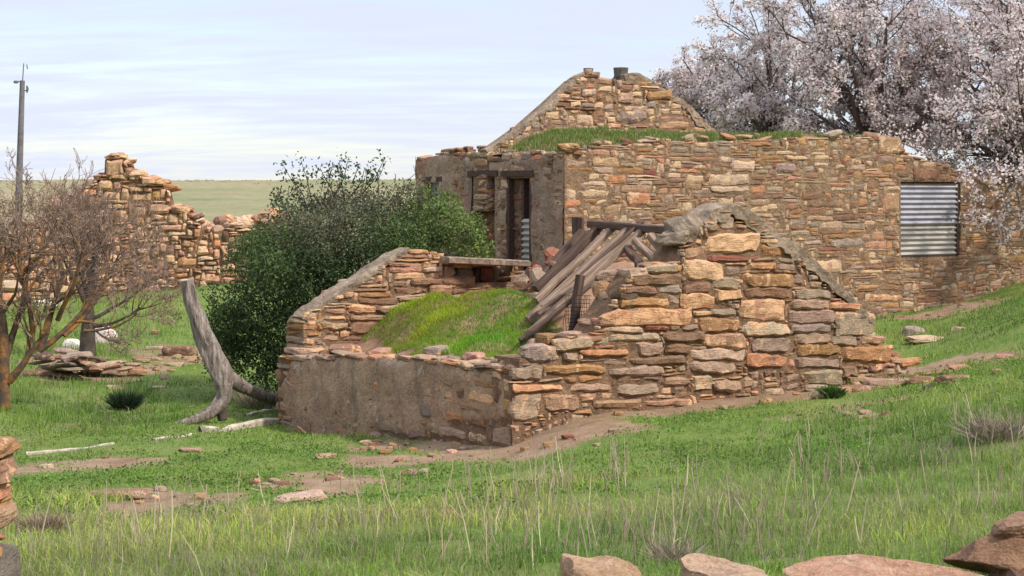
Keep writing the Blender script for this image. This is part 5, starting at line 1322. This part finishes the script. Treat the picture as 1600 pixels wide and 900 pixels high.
    mb = MB(); mb.add(V, q, t, cc); o = mb.build('roof_grass', M['grass']); tag(o, 'green grass growing on top of the house walls', 'grass', kind='stuff')
    # low scrub on the far hill
    X, Y = sample(7000, rg, 118, 185, .1, -.34, .2); p = np.stack([X, Y, 0 * X], -1)
    cl = fbm(p * np.array([.12, .06, 1]), 91, 4); k = cl > .0; X, Y = X[k], Y[k]; n = len(X)
    c = np.array([(.25, .22, .115), (.28, .235, .135), (.23, .21, .105), (.31, .26, .165)])[rg.integers(4, size=n)] * rg.uniform(.7, 1.2, (n, 1))
    V, q, t, cc = blades(X, Y, Hn(X, Y), rg.uniform(.03, .10, n), .05 + .0012 * Y, c, rg, .5)
    mb = MB(); mb.add(V, q, t, cc); o = mb.build('hill_grass', M['grass']); tag(o, 'dry tussocks on the distant hillside', 'grass', kind='stuff')
meadow()

# ================================================================== CAMERA, SKY, SUN
cam = bpy.data.cameras.new('camera'); co = bpy.data.objects.new('camera', cam); COL.objects.link(co)
co.location = (0, 0, EZ); co.rotation_euler = (math.radians(90), 0, 0)
cam.sensor_width = 36; cam.lens = F / 1600 * 36; cam.shift_y = -(450 - Y0) / 1600
cam.clip_start = .1; cam.clip_end = 5000
SC.camera = co
sun_dir = np.array([.74, -.42, .0]); sun_dir /= np.linalg.norm(sun_dir)
EL = math.radians(44)
sv = Vector((sun_dir[0] * math.cos(EL), sun_dir[1] * math.cos(EL), math.sin(EL)))
sl = bpy.data.lights.new('sun', 'SUN'); so = bpy.data.objects.new('sun', sl); COL.objects.link(so)
so.rotation_euler = (-sv).to_track_quat('-Z', 'Y').to_euler(); so.location = (20, -10, 30)
sl.energy = 3.0; sl.angle = math.radians(6); sl.color = (1, .945, .87)

w = bpy.data.worlds.new('World'); SC.world = w; w.use_nodes = True
t = w.node_tree; t.nodes.clear()
out = t.nodes.new('ShaderNodeOutputWorld'); bg = t.nodes.new('ShaderNodeBackground'); t.links.new(bg.outputs[0], out.inputs[0])
sky = t.nodes.new('ShaderNodeTexSky'); sky.sky_type = 'NISHITA'; sky.sun_disc = False
sky.sun_elevation = EL; sky.sun_rotation = math.atan2(sv.x, sv.y); sky.dust_density = 0.4; sky.air_density = 1.0
tc = t.nodes.new('ShaderNodeTexCoord'); sp = t.nodes.new('ShaderNodeSeparateXYZ'); t.links.new(tc.outputs['Generated'], sp.inputs[0])
den = math_(t, 'ADD', math_(t, 'MAXIMUM', sp.outputs[2], 0.0), .16)
cb = t.nodes.new('ShaderNodeCombineXYZ')
t.links.new(math_(t, 'DIVIDE', sp.outputs[0], den), cb.inputs[0]); t.links.new(math_(t, 'DIVIDE', sp.outputs[1], den), cb.inputs[1])
mp = t.nodes.new('ShaderNodeMapping'); mp.inputs['Scale'].default_value = (.9, 1.9, 1); mp.inputs['Rotation'].default_value = (0, 0, .12); t.links.new(cb.outputs[0], mp.inputs[0])
n1 = noise(t, mp.outputs[0], 1.3, 7, .6, .6)
mp2 = t.nodes.new('ShaderNodeMapping'); mp2.inputs['Scale'].default_value = (1.6, 7, 1); mp2.inputs['Rotation'].default_value = (0, 0, .06); t.links.new(cb.outputs[0], mp2.inputs[0])
n2 = noise(t, mp2.outputs[0], 1.6, 5, .6, .3)
fac = step(t, math_(t, 'ADD', math_(t, 'MULTIPLY', n1, .65), math_(t, 'MULTIPLY', n2, .35)), .30, .62)
fac = math_(t, 'ADD', math_(t, 'MULTIPLY', fac, .72), .24)
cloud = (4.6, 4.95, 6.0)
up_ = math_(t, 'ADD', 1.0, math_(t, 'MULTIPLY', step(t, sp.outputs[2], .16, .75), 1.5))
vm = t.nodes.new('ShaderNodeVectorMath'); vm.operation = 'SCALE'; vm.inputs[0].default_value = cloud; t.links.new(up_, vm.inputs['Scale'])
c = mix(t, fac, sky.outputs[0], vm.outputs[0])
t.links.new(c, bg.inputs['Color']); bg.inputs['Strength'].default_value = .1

SC.view_settings.view_transform = 'Standard'; SC.view_settings.look = 'None'; SC.view_settings.exposure = 0.75; SC.view_settings.gamma = 1
SC.cycles.max_bounces = 6; SC.cycles.transparent_max_bounces = 6
SC.cycles.use_denoising = True
